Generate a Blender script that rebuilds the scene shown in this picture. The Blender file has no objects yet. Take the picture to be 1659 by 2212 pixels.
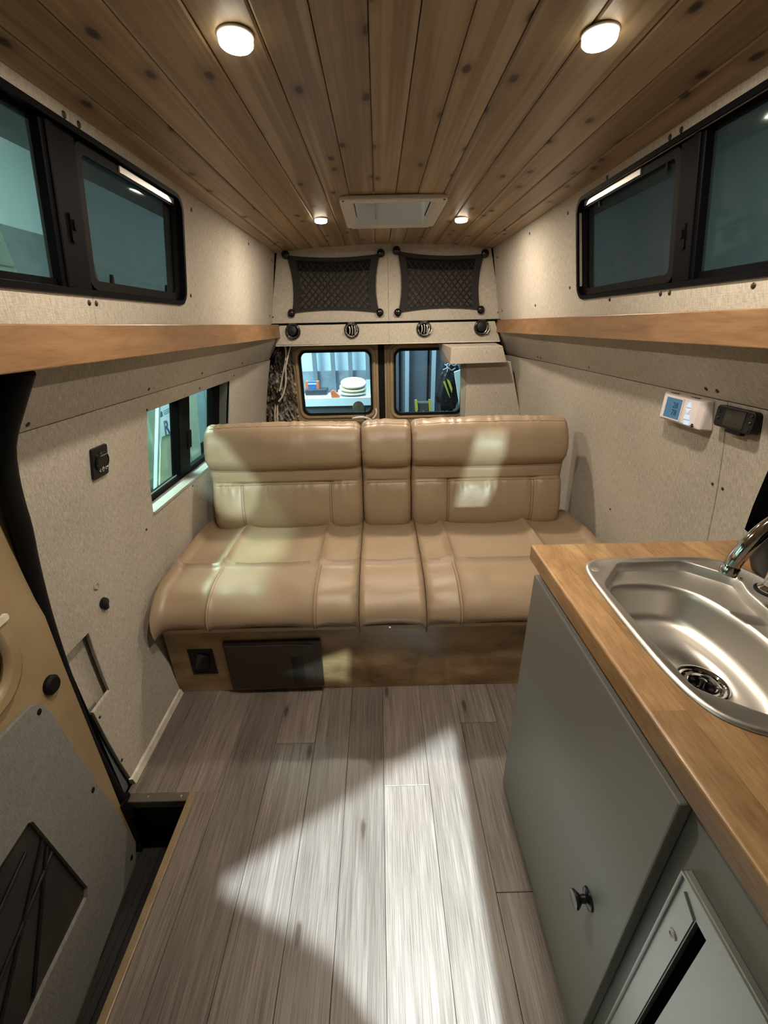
import bpy, bmesh, math, random
import numpy as np
from mathutils import Vector, Matrix
random.seed(7)
S = bpy.context.scene
C = S.collection
PI = math.pi

# ------------------------------------------------------------------ camera, world, lights, exposure
def set_camera():
    p, y, r = math.radians(24.3046), math.radians(0.2938), math.radians(-1.2)
    f = Vector((math.sin(y)*math.cos(p), math.cos(y)*math.cos(p), -math.sin(p)))
    rt = Vector((math.cos(y), -math.sin(y), 0.0)); up = rt.cross(f)
    r2 = rt*math.cos(r) + up*math.sin(r); u2 = -rt*math.sin(r) + up*math.cos(r)
    m = Matrix(((r2.x, u2.x, -f.x, 0), (r2.y, u2.y, -f.y, 0), (r2.z, u2.z, -f.z, 1.42), (0, 0, 0, 1)))
    cd = bpy.data.cameras.new('camera'); co = bpy.data.objects.new('camera', cd); C.objects.link(co)
    co.matrix_world = m
    cd.sensor_fit = 'VERTICAL'; cd.sensor_height = 24.0; cd.sensor_width = 18.0
    cd.lens = 895.0/2212.0*24.0
    cd.clip_start = 0.02; cd.clip_end = 60
    S.camera = co
set_camera()
w = bpy.data.worlds.new('world'); S.world = w; w.use_nodes = True
w.node_tree.nodes['Background'].inputs['Color'].default_value = (0.30, 0.38, 0.42, 1)
w.node_tree.nodes['Background'].inputs['Strength'].default_value = 0.05
S.view_settings.view_transform = 'Standard'; S.view_settings.look = 'None'
S.view_settings.gamma = 1.0; S.view_settings.use_curve_mapping = False
S.view_settings.exposure = 0.0
S.cycles.use_denoising = True
S.cycles.max_bounces = 10; S.cycles.diffuse_bounces = 5; S.cycles.glossy_bounces = 4
S.cycles.transparent_max_bounces = 12; S.cycles.transmission_bounces = 6
S.cycles.caustics_reflective = False; S.cycles.caustics_refractive = False
S.cycles.sample_clamp_indirect = 4.0

def area(name, loc, target, size, power, color, size_y=None, shape=None, spread=PI):
    ld = bpy.data.lights.new(name, 'AREA'); ld.energy = power; ld.color = color
    ld.shape = shape or ('RECTANGLE' if size_y else 'SQUARE'); ld.size = size
    if size_y: ld.size_y = size_y
    ld.spread = spread
    o = bpy.data.objects.new(name, ld); C.objects.link(o); o.location = loc
    d = Vector(target) - Vector(loc); o.rotation_euler = d.to_track_quat('-Z', 'Y').to_euler()
    return o
# garage strip lights around the van (cool white)
area('garage_strip_light', (-2.6, 2.2, 3.6), (-2.6, 2.6, 0), 0.3, 500, (0.86, 1.0, 0.95), 3.0)
area('garage_strip_light', (-2.6, -0.6, 3.4), (-1.6, -0.2, 0), 0.3, 150, (0.98, 1.0, 0.95), 2.4)
area('garage_strip_light', (0.0, 4.3, 3.2), (0.0, 4.9, 0), 3.0, 225, (0.70, 0.87, 1.0), 0.3)
area('garage_strip_light', (3.4, 1.5, 3.6), (3.4, 1.5, 0), 0.3, 25, (0.74, 0.95, 1.0), 3.0)
def spot(name, loc, target, power, color, radius, angle, blend=0.1):
    ld = bpy.data.lights.new(name, 'SPOT'); ld.energy = power; ld.color = color
    ld.shadow_soft_size = radius; ld.spot_size = math.radians(angle); ld.spot_blend = blend
    o = bpy.data.objects.new(name, ld); C.objects.link(o); o.location = loc
    o.rotation_euler = (Vector(target)-Vector(loc)).to_track_quat('-Z', 'Y').to_euler()
# two work lamps standing in the garage in front of the van, shining in through the added bulkhead's openings
LAMP_HIGH = (0.4, -4.0, 3.2); LAMP_LOW = (0.8, -3.0, 2.2)
spot('work_lamp_high', LAMP_HIGH, (0.15, -1.31, 0.0), 8300, (0.76, 0.92, 1.0), 0.042, 38, 0.04)
spot('work_lamp_low', LAMP_LOW, (-0.127, 2.0, 0.79), 950, (0.76, 1.0, 0.92), 0.022, 21.6, 0.06)

# ------------------------------------------------------------------ material helpers
def N(nt, typ, ins=None, **props):
    n = nt.nodes.new(typ)
    for k, v in props.items(): setattr(n, k, v)
    for k, v in (ins or {}).items():
        s = n.inputs[k]
        if isinstance(v, bpy.types.NodeSocket): nt.links.new(v, s)
        else:
            if s.type == 'RGBA' and len(v) == 3: v = (*v, 1)
            s.default_value = v
    return n
def new_mat(name):
    m = bpy.data.materials.new(name); m.use_nodes = True
    nt = m.node_tree; b = nt.nodes['Principled BSDF']
    return m, nt, b
def setb(nt, b, **k):
    names = dict(color='Base Color', rough='Roughness', metal='Metallic', spec='Specular IOR Level', normal='Normal',
                 coat='Coat Weight', emit='Emission Color', estr='Emission Strength', trans='Transmission Weight', alpha='Alpha',
                 aniso='Anisotropic', sheen='Sheen Weight')
    for a, v in k.items():
        s = b.inputs[names[a]]
        if isinstance(v, bpy.types.NodeSocket): nt.links.new(v, s)
        else: s.default_value = (*v, 1) if (s.type == 'RGBA' and len(v) == 3) else v
def pos(nt, sc=(1, 1, 1), jitter=0.0):
    g = N(nt, 'ShaderNodeNewGeometry').outputs['Position']
    v = N(nt, 'ShaderNodeVectorMath', {0: g, 1: sc}, operation='MULTIPLY').outputs[0]
    if jitter:
        r = N(nt, 'ShaderNodeObjectInfo').outputs['Random']
        j = N(nt, 'ShaderNodeMath', {0: r, 1: jitter}, operation='MULTIPLY').outputs[0]
        cv = N(nt, 'ShaderNodeCombineXYZ', {0: j, 1: j, 2: j}).outputs[0]
        v = N(nt, 'ShaderNodeVectorMath', {0: v, 1: cv}, operation='ADD').outputs[0]
    return v
def noise(nt, vec, scale=5, detail=3, rough=0.5, dist=0.0):
    return N(nt, 'ShaderNodeTexNoise', {'Vector': vec, 'Scale': scale, 'Detail': detail, 'Roughness': rough, 'Distortion': dist}).outputs[0]
def ramp(nt, fac, stops, interp='LINEAR'):
    n = N(nt, 'ShaderNodeValToRGB', {'Fac': fac}); cr = n.color_ramp; cr.interpolation = interp
    while len(cr.elements) < len(stops): cr.elements.new(0.5)
    for e, (p, c) in zip(cr.elements, stops):
        e.position = p; e.color = (*c, 1) if len(c) == 3 else c
    return n.outputs['Color']
def mix(nt, fac, a, b, mode='MIX'):
    n = N(nt, 'ShaderNodeMix', None, data_type='RGBA', blend_type=mode)
    for k, v in ((0, fac), (6, a), (7, b)):
        s = n.inputs[k]
        if isinstance(v, bpy.types.NodeSocket): nt.links.new(v, s)
        else: s.default_value = (*v, 1) if (s.type == 'RGBA' and len(v) == 3) else v
    return n.outputs[2]
def bump(nt, h, strength=0.2, dist=0.01):
    return N(nt, 'ShaderNodeBump', {'Height': h, 'Strength': strength, 'Distance': dist}).outputs['Normal']
def math_(nt, op, a, b=0.0, clamp=False):
    return N(nt, 'ShaderNodeMath', {0: a, 1: b}, operation=op, use_clamp=clamp).outputs[0]
def plain(name, col, rough=0.5, metal=0.0, **k):
    m, nt, b = new_mat(name); setb(nt, b, color=col, rough=rough, metal=metal, **k); return m
def mottled(name, c1, c2, scale=8, rough=0.5, metal=0.0, bs=0.0, stretch=(1, 1, 1), detail=4, **k):
    m, nt, b = new_mat(name)
    n = noise(nt, pos(nt, stretch), scale, detail, 0.6)
    setb(nt, b, color=ramp(nt, n, [(0.32, c1), (0.68, c2)]), rough=rough, metal=metal, **k)
    if bs: setb(nt, b, normal=bump(nt, n, bs, 0.01))
    return m
def wood(name, dark, mid, light, stretch=(14, 0.9, 14), scale=3.0, rough=0.45, knots=None, jitter=9.0, vary=0.12, streak=0.5, bs=0.05, coat=0.0, sap=None):
    m, nt, b = new_mat(name)
    v = pos(nt, stretch, jitter)
    g1 = noise(nt, v, scale, 5, 0.62, 0.6)
    g2 = noise(nt, N(nt, 'ShaderNodeVectorMath', {0: v, 1: (4, 1.2, 4)}, operation='MULTIPLY').outputs[0], scale*2.3, 4, 0.6)
    col = ramp(nt, g1, [(0.30, dark), (0.50, mid), (0.70, light)])
    col = mix(nt, streak, col, ramp(nt, g2, [(0.30, dark), (0.62, light)]), 'MIX')
    r = N(nt, 'ShaderNodeObjectInfo').outputs['Random']
    val = math_(nt, 'ADD', math_(nt, 'MULTIPLY', r, vary*2), 1-vary)
    cv = N(nt, 'ShaderNodeCombineXYZ', {0: val, 1: val, 2: val}).outputs[0]
    col = mix(nt, 1.0, col, cv, 'MULTIPLY')
    if sap:
        g3 = noise(nt, pos(nt, sap[0], 23.0), 1.0, 2, 0.5, 0.4)
        col = mix(nt, math_(nt, 'MULTIPLY', N(nt, 'ShaderNodeSeparateColor', {0: ramp(nt, g3, [(sap[2], (0, 0, 0)), (sap[2]+0.10, (1, 1, 1))])}).outputs[0], sap[3]), col, sap[1])
    if knots:
        ks, kr, kc = knots
        vo = N(nt, 'ShaderNodeTexVoronoi', {'Vector': pos(nt, ks, 37.0), 'Scale': 1.0, 'Randomness': 1.0}, voronoi_dimensions='2D')
        d = math_(nt, 'ADD', vo.outputs['Distance'], math_(nt, 'MULTIPLY', noise(nt, pos(nt, (60, 30, 60)), 1.0, 2), 0.05))
        kf = ramp(nt, d, [(kr*0.75, (1, 1, 1)), (kr*1.25, (0.25, 0.25, 0.25)), (kr*2.6, (0, 0, 0))])
        gate = math_(nt, 'GREATER_THAN', N(nt, 'ShaderNodeSeparateColor', {0: vo.outputs['Color']}).outputs[0], 0.52)
        kf2 = math_(nt, 'MULTIPLY', N(nt, 'ShaderNodeSeparateColor', {0: kf}).outputs[0], gate)
        col = mix(nt, kf2, col, kc)
    setb(nt, b, color=col, rough=rough, coat=coat)
    if bs: setb(nt, b, normal=bump(nt, g2, bs, 0.004))
    return m
def fabric(name, c1, c2):
    m, nt, b = new_mat(name)
    g = N(nt, 'ShaderNodeNewGeometry').outputs['Position']
    sx = N(nt, 'ShaderNodeSeparateXYZ', {0: g})
    h = math_(nt, 'ADD', sx.outputs[0], sx.outputs[1])
    va = N(nt, 'ShaderNodeCombineXYZ', {0: math_(nt, 'MULTIPLY', h, 330), 1: math_(nt, 'MULTIPLY', sx.outputs[2], 45)}).outputs[0]
    vb = N(nt, 'ShaderNodeCombineXYZ', {0: math_(nt, 'MULTIPLY', h, 60), 1: math_(nt, 'MULTIPLY', sx.outputs[2], 420), 2: 3.0}).outputs[0]
    n1 = noise(nt, va, 1.0, 2, 0.5); n2 = noise(nt, vb, 1.0, 2, 0.5)
    s = math_(nt, 'ADD', math_(nt, 'MULTIPLY', n1, 0.6), math_(nt, 'MULTIPLY', n2, 0.4))
    n3 = noise(nt, g, 3.0, 3, 0.5)
    s = math_(nt, 'ADD', s, math_(nt, 'MULTIPLY', math_(nt, 'SUBTRACT', n3, 0.5), 0.25))
    setb(nt, b, color=ramp(nt, s, [(0.30, c1), (0.70, c2)]), rough=0.92, spec=0.15, normal=bump(nt, s, 0.25, 0.003))
    return m
def glass(name, tint, haze=0.1, hazec=(0.3, 0.35, 0.33), patch=6.0, gloss=0.03):
    m = bpy.data.materials.new(name); m.use_nodes = True; nt = m.node_tree
    nt.nodes.remove(nt.nodes['Principled BSDF']); out = nt.nodes['Material Output']
    t = N(nt, 'ShaderNodeBsdfTransparent', {'Color': tint}).outputs[0]
    d = N(nt, 'ShaderNodeBsdfDiffuse', {'Color': hazec}).outputs[0]
    gl = N(nt, 'ShaderNodeBsdfGlossy', {'Color': (1, 1, 1), 'Roughness': 0.04}).outputs[0]
    v = pos(nt, (1, 1, 0.5))
    n = noise(nt, v, patch, 5, 0.65, 0.5)
    f = math_(nt, 'MULTIPLY', N(nt, 'ShaderNodeSeparateColor', {0: ramp(nt, n, [(0.3, (0.55, 0.55, 0.55)), (0.7, (1, 1, 1))])}).outputs[0], haze)
    s1 = N(nt, 'ShaderNodeMixShader', {0: f, 1: t, 2: d}).outputs[0]
    fr = N(nt, 'ShaderNodeFresnel', {'IOR': 1.45}).outputs[0]
    s2 = N(nt, 'ShaderNodeMixShader', {0: math_(nt, 'MULTIPLY', fr, gloss*20, True), 1: s1, 2: gl}).outputs[0]
    nt.links.new(s2, out.inputs['Surface'])
    return m
def emitter(name, col, strength):
    m, nt, b = new_mat(name); setb(nt, b, color=(0.8, 0.8, 0.8), emit=col, estr=strength, rough=0.4); return m

FAB = fabric('linen_wall_fabric', (0.31, 0.278, 0.232), (0.57, 0.522, 0.445))
CEDAR = wood('knotty_cedar', (0.195, 0.124, 0.066), (0.31, 0.210, 0.120), (0.48, 0.36, 0.225), (8, 0.32, 8), 2.2, 0.42,
             ((9.5, 5.0, 0.0), 0.105, (0.040, 0.021, 0.010)), 9.0, 0.17, 0.30, 0.03, 0.0, ((24, 0.45, 0), (0.55, 0.45, 0.315), 0.53, 0.62))
VINYL = wood('grey_oak_vinyl', (0.056, 0.043, 0.035), (0.142, 0.115, 0.096), (0.285, 0.248, 0.218), (20, 0.9, 20), 2.6, 0.40,
             ((6.0, 1.7, 0.0), 0.07, (0.05, 0.035, 0.028)), 9.0, 0.24, 0.60, 0.06)
BUTCHER = wood('oiled_birch_butcher_block', (0.165, 0.085, 0.035), (0.285, 0.160, 0.070), (0.42, 0.265, 0.130), (7, 2.6, 7), 3.4, 0.36,
               ((4.0, 1.2, 0.0), 0.05, (0.16, 0.07, 0.025)), 9.0, 0.17, 0.35, 0.03, 0.12)
FASCIA = wood('honey_stained_board', (0.150, 0.076, 0.031), (0.210, 0.113, 0.050), (0.275, 0.158, 0.075), (8, 2.6, 18), 2.0, 0.38, None, 3.0, 0.05, 0.25, 0.02)
PLY = mottled('stained_plywood', (0.17, 0.100, 0.045), (0.46, 0.315, 0.170), 5.5, 0.42, stretch=(0.8, 1, 2.2), detail=6)
PLYEDGE = mottled('raw_plywood_edge', (0.42, 0.30, 0.17), (0.62, 0.48, 0.30), 30, 0.6, stretch=(0.4, 0.4, 6))
GREYP = plain('grey_cabinet_paint', (0.200, 0.192, 0.174), 0.45)
GREYL = plain('grey_paint_edge', (0.19, 0.196, 0.182), 0.4)
STEEL = None
def steel(name, col, rough, stretch):
    m, nt, b = new_mat(name)
    n = noise(nt, pos(nt, stretch), 40, 2, 0.5)
    setb(nt, b, color=col, metal=1.0, rough=math_(nt, 'ADD', math_(nt, 'MULTIPLY', n, 0.12), rough), normal=bump(nt, n, 0.03, 0.002))
    return m
STEEL = steel('brushed_sink_steel', (0.76, 0.73, 0.68), 0.32, (6, 6, 1))
STEELF = steel('brushed_frame_steel', (0.50, 0.52, 0.50), 0.34, (1, 8, 1))
CHROME = plain('chrome', (0.82, 0.82, 0.82), 0.06, 1.0)
BLACK = plain('black_plastic', (0.009, 0.009, 0.010), 0.42, spec=0.3)
BLACKG = plain('gloss_black_plastic', (0.008, 0.008, 0.009), 0.16)
RUBBER = plain('black_rubber', (0.006, 0.006, 0.006), 0.6, spec=0.15)
ALUB = plain('black_anodised_frame', (0.004, 0.004, 0.005), 0.5, spec=0.06)
SCREENF = plain('dark_bronze_screen_frame', (0.014, 0.012, 0.011), 0.5, spec=0.06)
ALU = plain('bare_aluminium', (0.62, 0.60, 0.57), 0.35, 0.7)
SCREW = plain('bronze_screw', (0.045, 0.035, 0.026), 0.4, 0.5)
TANM = mottled('tan_van_paint', (0.27, 0.195, 0.108), (0.34, 0.255, 0.148), 5, 0.35)
BROWN = plain('dark_brown_plastic', (0.038, 0.027, 0.023), 0.42)
BROWN2 = plain('smoked_window_plastic', (0.018, 0.018, 0.018), 0.25)
WHITEP = plain('white_plastic', (0.72, 0.66, 0.66), 0.4)
OFFW = plain('off_white_vent_plastic', (0.74, 0.71, 0.66), 0.45)
DARK = plain('dark_void', (0.004, 0.004, 0.004), 0.95, spec=0.0)
GREYMET = plain('grey_painted_metal', (0.17, 0.19, 0.19), 0.4)
TRIMW = mottled('white_trim', (0.60, 0.56, 0.46), (0.74, 0.71, 0.62), 12, 0.5, stretch=(1, 3, 1))
def leather():
    m, nt, b = new_mat('tan_leatherette')
    p = pos(nt)
    n1 = noise(nt, p, 230, 3, 0.5); n2 = noise(nt, p, 9, 4, 0.6); n3 = noise(nt, p, 2.5, 2, 0.5)
    col = ramp(nt, n3, [(0.3, (0.300, 0.219, 0.144)), (0.7, (0.360, 0.268, 0.182))])
    h = math_(nt, 'ADD', math_(nt, 'MULTIPLY', n1, 0.05), n2)
    setb(nt, b, color=col, rough=0.40, spec=0.5, normal=bump(nt, h, 0.16, 0.012))
    return m
LEA = leather()
THREAD = plain('tan_thread', (0.17, 0.11, 0.065), 0.7)
NETM = plain('black_elastic', (0.010, 0.009, 0.008), 0.8)
def sheer(name, col, alpha):
    m = bpy.data.materials.new(name); m.use_nodes = True; nt = m.node_tree
    nt.nodes.remove(nt.nodes['Principled BSDF']); out = nt.nodes['Material Output']
    t = N(nt, 'ShaderNodeBsdfTransparent').outputs[0]; d = N(nt, 'ShaderNodeBsdfDiffuse', {'Color': col}).outputs[0]
    s = N(nt, 'ShaderNodeMixShader', {0: alpha, 1: t, 2: d}).outputs[0]
    nt.links.new(s, out.inputs['Surface']); return m
SHEER = sheer('sheer_black_mesh', (0.014, 0.012, 0.010), 0.62)
SHEERTOP = sheer('dense_black_mesh', (0.014, 0.012, 0.011), 0.97)
G_UP = glass('dusty_tinted_glass', (0.55, 0.64, 0.61), 0.15, (0.11, 0.16, 0.165), 5.0, 0.006)
G_SCR = glass('screened_tinted_glass', (0.30, 0.355, 0.345), 0.34, (0.105, 0.128, 0.130), 4.0, 0.003)
G_CLR = glass('clear_green_glass', (0.80, 0.95, 0.90), 0.015, (0.4, 0.4, 0.4), 5.0, 0.012)
G_REAR = glass('clear_rear_glass', (0.82, 0.92, 0.96), 0.02, (0.4, 0.45, 0.5), 5.0, 0.012)
LENS = emitter('lamp_lens', (1.0, 0.90, 0.72), 30.0)
LENSSIDE = emitter('lamp_lens_side', (1.0, 0.84, 0.58), 6.0)

# ------------------------------------------------------------------ mesh helpers
WLOC = {}
def link(o): C.objects.link(o); return o
def thing(name, label, cat, loc=(0, 0, 0), group=None):
    o = bpy.data.objects.new(name, None); link(o); o.location = loc; o.empty_display_size = 0.05
    WLOC[o.name] = Vector(loc); o['label'] = label; o['category'] = cat
    if group: o['group'] = group
    return o
def struct_empty(name, loc=(0, 0, 0), label=None):
    o = bpy.data.objects.new(name, None); link(o); o.location = loc; WLOC[o.name] = Vector(loc); o['kind'] = 'structure'
    if label: o['label'] = label
    return o
def obj(name, bm, mat, parent=None, smooth=False, bevel=0.0, seg=2, label=None, angle=40, fix=True):
    """world-space bmesh -> one mesh object (origin at its parent's base, or at its own bottom centre when top-level)"""
    if fix: bmesh.ops.recalc_face_normals(bm, faces=bm.faces)
    me = bpy.data.meshes.new(name); bm.to_mesh(me); bm.free()
    me.materials.append(mat)
    base = Vector((0, 0, 0))
    if parent is not None: base = WLOC[parent.name]
    elif len(me.vertices):
        co = np.empty(len(me.vertices)*3); me.vertices.foreach_get('co', co); co = co.reshape(-1, 3)
        base = Vector(((co[:, 0].min()+co[:, 0].max())/2, (co[:, 1].min()+co[:, 1].max())/2, co[:, 2].min()))
    me.transform(Matrix.Translation(-base))
    o = bpy.data.objects.new(name, me); link(o)
    WLOC[o.name] = base
    if parent is not None: o.parent = parent
    else: o.location = base
    if smooth:
        for p in me.polygons: p.use_smooth = True
        me.set_sharp_from_angle(angle=math.radians(angle))
    if bevel:
        md = o.modifiers.new('bevel', 'BEVEL'); md.width = bevel; md.segments = seg; md.limit_method = 'ANGLE'; md.angle_limit = math.radians(35)
        md.harden_normals = False
    if label: o['label'] = label
    return o
def struct(name, bm, mat, **k):
    o = obj(name, bm, mat, **k); o['kind'] = 'structure'; return o
def tag(o, label, cat, group=None):
    o['label'] = label; o['category'] = cat
    if group: o['group'] = group
    return o
def BM(): return bmesh.new()
def box(bm, x0, x1, y0, y1, z0, z1):
    v = [bm.verts.new(p) for p in ((x0, y0, z0), (x1, y0, z0), (x1, y1, z0), (x0, y1, z0), (x0, y0, z1), (x1, y0, z1), (x1, y1, z1), (x0, y1, z1))]
    for f in ((0, 3, 2, 1), (4, 5, 6, 7), (0, 1, 5, 4), (1, 2, 6, 5), (2, 3, 7, 6), (3, 0, 4, 7)): bm.faces.new([v[i] for i in f])
    return bm
def Box(*a): return box(BM(), *a)
def prism(bm, pts, vec):
    vec = Vector(vec); a = [bm.verts.new(p) for p in pts]; b = [bm.verts.new(Vector(p)+vec) for p in pts]; n = len(pts)
    bm.faces.new(a); bm.faces.new(b[::-1])
    for i in range(n): bm.faces.new((a[i], b[i], b[(i+1) % n], a[(i+1) % n]))
    return bm
def loft(bm, loops, cap0=True, cap1=True, closed=True):
    vs = [[bm.verts.new(p) for p in L] for L in loops]; n = len(loops[0])
    for a, b in zip(vs, vs[1:]):
        for i in range(n if closed else n-1): bm.faces.new((a[i], a[(i+1) % n], b[(i+1) % n], b[i]))
    if cap0: bm.faces.new(vs[0][::-1])
    if cap1: bm.faces.new(vs[-1])
    return bm
def basis(d):
    d = Vector(d).normalized(); a = Vector((0, 0, 1)) if abs(d.z) < 0.9 else Vector((1, 0, 0))
    u = d.cross(a).normalized(); return u, d.cross(u).normalized(), d
def lathe(bm, o, d, prof, seg=24):
    """profile [(radius, height along d)] spun about the axis o + d"""
    o = Vector(o); u, v, d = basis(d); loops = []
    for r, h in prof:
        r = max(r, 1e-5)
        loops.append([o + d*h + (u*math.cos(2*PI*i/seg) + v*math.sin(2*PI*i/seg))*r for i in range(seg)])
    return loft(bm, loops)
def cyl(bm, p0, p1, r, seg=16):
    d = Vector(p1)-Vector(p0); return lathe(bm, p0, d, [(r, 0), (r, d.length)], seg)
def catmull(pts, n=8, closed=False):
    P = [Vector(p) for p in pts]; out = []; m = len(P)
    rng = range(m if closed else m-1)
    for i in rng:
        p0 = P[(i-1) % m] if (closed or i > 0) else P[0]*2-P[1]
        p1 = P[i]; p2 = P[(i+1) % m]; p3 = P[(i+2) % m] if (closed or i+2 < m) else P[-1]*2-P[-2]
        for k in range(n):
            t = k/n
            out.append(0.5*((2*p1) + (p2-p0)*t + (2*p0-5*p1+4*p2-p3)*t*t + (3*p1-p0-3*p2+p3)*t**3))
    if not closed: out.append(P[-1])
    return out
def tube(bm, pts, r, seg=8, cap=True):
    P = [Vector(p) for p in pts]; loops = []; u = None
    for i, p in enumerate(P):
        d = (P[min(i+1, len(P)-1)] - P[max(i-1, 0)]).normalized()
        if u is None: u, v, _ = basis(d)
        u = (u - d*u.dot(d)).normalized(); v = d.cross(u)
        rr = r[i] if isinstance(r, (list, tuple)) else r
        loops.append([p + (u*math.cos(2*PI*k/seg) + v*math.sin(2*PI*k/seg))*rr for k in range(seg)])
    return loft(bm, loops, cap, cap)
def rr(u0, u1, v0, v1, r, seg=5):
    out = []
    for cx, cy, a0 in ((u1-r, v1-r, 0), (u0+r, v1-r, PI/2), (u0+r, v0+r, PI), (u1-r, v0+r, 3*PI/2)):
        for k in range(seg+1):
            a = a0 + PI/2*k/seg; out.append((cx+r*math.cos(a), cy+r*math.sin(a)))
    return out
class Frame:
    def __init__(s, o, U, V, Nn): s.o, s.U, s.V, s.N = Vector(o), Vector(U).normalized(), Vector(V).normalized(), Vector(Nn).normalized()
    def __call__(s, u, v, n=0.0): return s.o + s.U*u + s.V*v + s.N*n
def slab(bm, fr, pts, n0, n1):
    return loft(bm, [[fr(u, v, n0) for u, v in pts], [fr(u, v, n1) for u, v in pts]])
def ring(bm, fr, outer, inner, n0, n1):
    n = len(outer); L = [[fr(u, v, n0) for u, v in outer], [fr(u, v, n1) for u, v in outer], [fr(u, v, n1) for u, v in inner], [fr(u, v, n0) for u, v in inner]]
    vs = [[bm.verts.new(p) for p in l] for l in L]
    for a in range(4):
        A, B = vs[a], vs[(a+1) % 4]
        for i in range(n): bm.faces.new((A[i], A[(i+1) % n], B[(i+1) % n], B[i]))
    return bm
def holed(fr, outer, holes, n0, n1):
    """flat plate with holes: 2D curve fill, then given thickness n0..n1 in the frame"""
    cu = bpy.data.curves.new('tmp', 'CURVE'); cu.dimensions = '2D'; cu.fill_mode = 'BOTH'
    for loop in [outer]+holes:
        sp = cu.splines.new('POLY'); sp.points.add(len(loop)-1); sp.use_cyclic_u = True
        for p, (u, v) in zip(sp.points, loop): p.co = (u, v, 0, 1)
    ob = bpy.data.objects.new('tmp', cu); me = bpy.data.meshes.new_from_object(ob)
    bm0 = bmesh.new(); bm0.from_mesh(me); bmesh.ops.remove_doubles(bm0, verts=bm0.verts, dist=1e-6)
    bm = BM(); A = {}; B = {}
    for v in bm0.verts:
        A[v.index] = bm.verts.new(fr(v.co.x, v.co.y, n0)); B[v.index] = bm.verts.new(fr(v.co.x, v.co.y, n1))
    bm0.verts.index_update()
    for f in bm0.faces:
        i = [v.index for v in f.verts]; bm.faces.new([A[k] for k in i]); bm.faces.new([B[k] for k in i[::-1]])
    for e in bm0.edges:
        if len(e.link_faces) == 1:
            a, b = (v.index for v in e.verts); bm.faces.new((A[a], A[b], B[b], B[a]))
    bm0.free(); bpy.data.objects.remove(ob); bpy.data.curves.remove(cu); bpy.data.meshes.remove(me)
    return bm
def screw(parent, p, n, r=0.006, mat=None, name='screw'):
    bm = BM(); lathe(bm, Vector(p)-Vector(n).normalized()*0.001, n, [(r, 0), (r, 0.0012), (r*0.7, 0.003), (0, 0.0034)], 12)
    return obj(name, bm, mat or SCREW, parent, smooth=True)

# ------------------------------------------------------------------ van cross-section
def lag(zs, xs):
    def f(z):
        t = 0
        for i in range(len(zs)):
            l = xs[i]
            for j in range(len(zs)):
                if i != j: l *= (z-zs[j])/(zs[i]-zs[j])
            t += l
        return t
    return f
_xl = lag([0, .5, .9, 1.215], [-.88, -.91, -.87, -.80]); _xr = lag([0, .45, .9, 1.215], [1.0, 1.02, .99, .93])
def XL(y, z):
    if z <= 1.215: x = _xl(max(z, -0.35))
    elif z <= 1.36: x = -.80 + (z-1.215)/.145*.10
    else: return -.695 + (z-1.43)/.409*.068
    return x + max(0, y-2.3)*.06
def XR(y, z):
    if z <= 1.215: return _xr(max(z, -0.35)) - max(0, y-2.3)*.07
    if z <= 1.37: return .93 - (z-1.215)/.145*.10 - max(0, y-2.3)*.05
    return .80 - (z-1.43)/.409*.075
def grid_panel(bm, XF, ys, zs, skip, dx):
    """wall panel over a grid of y and z stations, skipping hole cells, thickness dx outward"""
    F, B = {}, {}
    def V(D, i, j, off):
        if (i, j) not in D: D[(i, j)] = bm.verts.new((XF(ys[i], zs[j])+off, ys[i], zs[j]))
        return D[(i, j)]
    cells = {(i, j) for i in range(len(ys)-1) for j in range(len(zs)-1) if not skip((ys[i]+ys[i+1])/2, (zs[j]+zs[j+1])/2)}
    for i, j in cells:
        k = ((i, j), (i+1, j), (i+1, j+1), (i, j+1))
        bm.faces.new([V(F, a, b, 0) for a, b in k]); bm.faces.new([V(B, a, b, dx) for a, b in k[::-1]])
        for (a, b), nb in zip(((k[0], k[1]), (k[1], k[2]), (k[2], k[3]), (k[3], k[0])), ((i, j-1), (i+1, j), (i, j+1), (i-1, j))):
            if nb not in cells:
                bm.faces.new((V(F, *a, 0), V(F, *b, 0), V(B, *b, dx), V(B, *a, dx)))
    return bm
def span(a, b, n): return [a+(b-a)*i/n for i in range(n+1)]
def wall_n(XF, y, z, side):
    d = (XF(y, z+.01)-XF(y, z-.01))/.02
    return Vector((1, 0, -d)).normalized()*side

# ---- floor
FLOOR = struct('floor', (lambda bm: (box(bm, -.645, 1.02, -.8, 3.12, -.06, -.006), box(bm, -.89, -.645, .892, 3.12, -.06, -.006), bm)[2])(BM()), DARK)
seams = [-.88, -.72, -.571, -.419, -.271, -.144, -.015, .14, .288, .43, .58, .73, .88, 1.0]
joints = {2: [1.9], 3: [1.061], 4: [.25, 2.2], 5: [1.55], 6: [.895, 2.3], 7: [1.7, .12], 8: [1.13, .6], 9: [1.4], 1: [1.6], 0: [2.2], 10: [1.5], 11: [1.], 12: [2.]}
for i, (a, b) in enumerate(zip(seams, seams[1:])):
    ylo = -.8 if b > -.56 else .892
    cuts = [ylo]+sorted(joints.get(i, []))+[3.11]
    for c, d in zip(cuts, cuts[1:]):
        aa = a
        if b > -.60 and a < -.645 or (b > -.6 and a < -.57):
            pass
        if i == 2 or i == 1:
            pass
        g = .0006
        x0, x1 = a+g, b-g
        if i == 1:   # plank cut by the step well
            obj('floor_plank', Box(x0, x1, max(c, .892), d, -.006, 0.0), VINYL, FLOOR, bevel=.0007, seg=1)
            continue
        obj('floor_plank', Box(x0, x1, c+g, d-g, -.006, 0.0), VINYL, FLOOR, bevel=.0007, seg=1)
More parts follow.
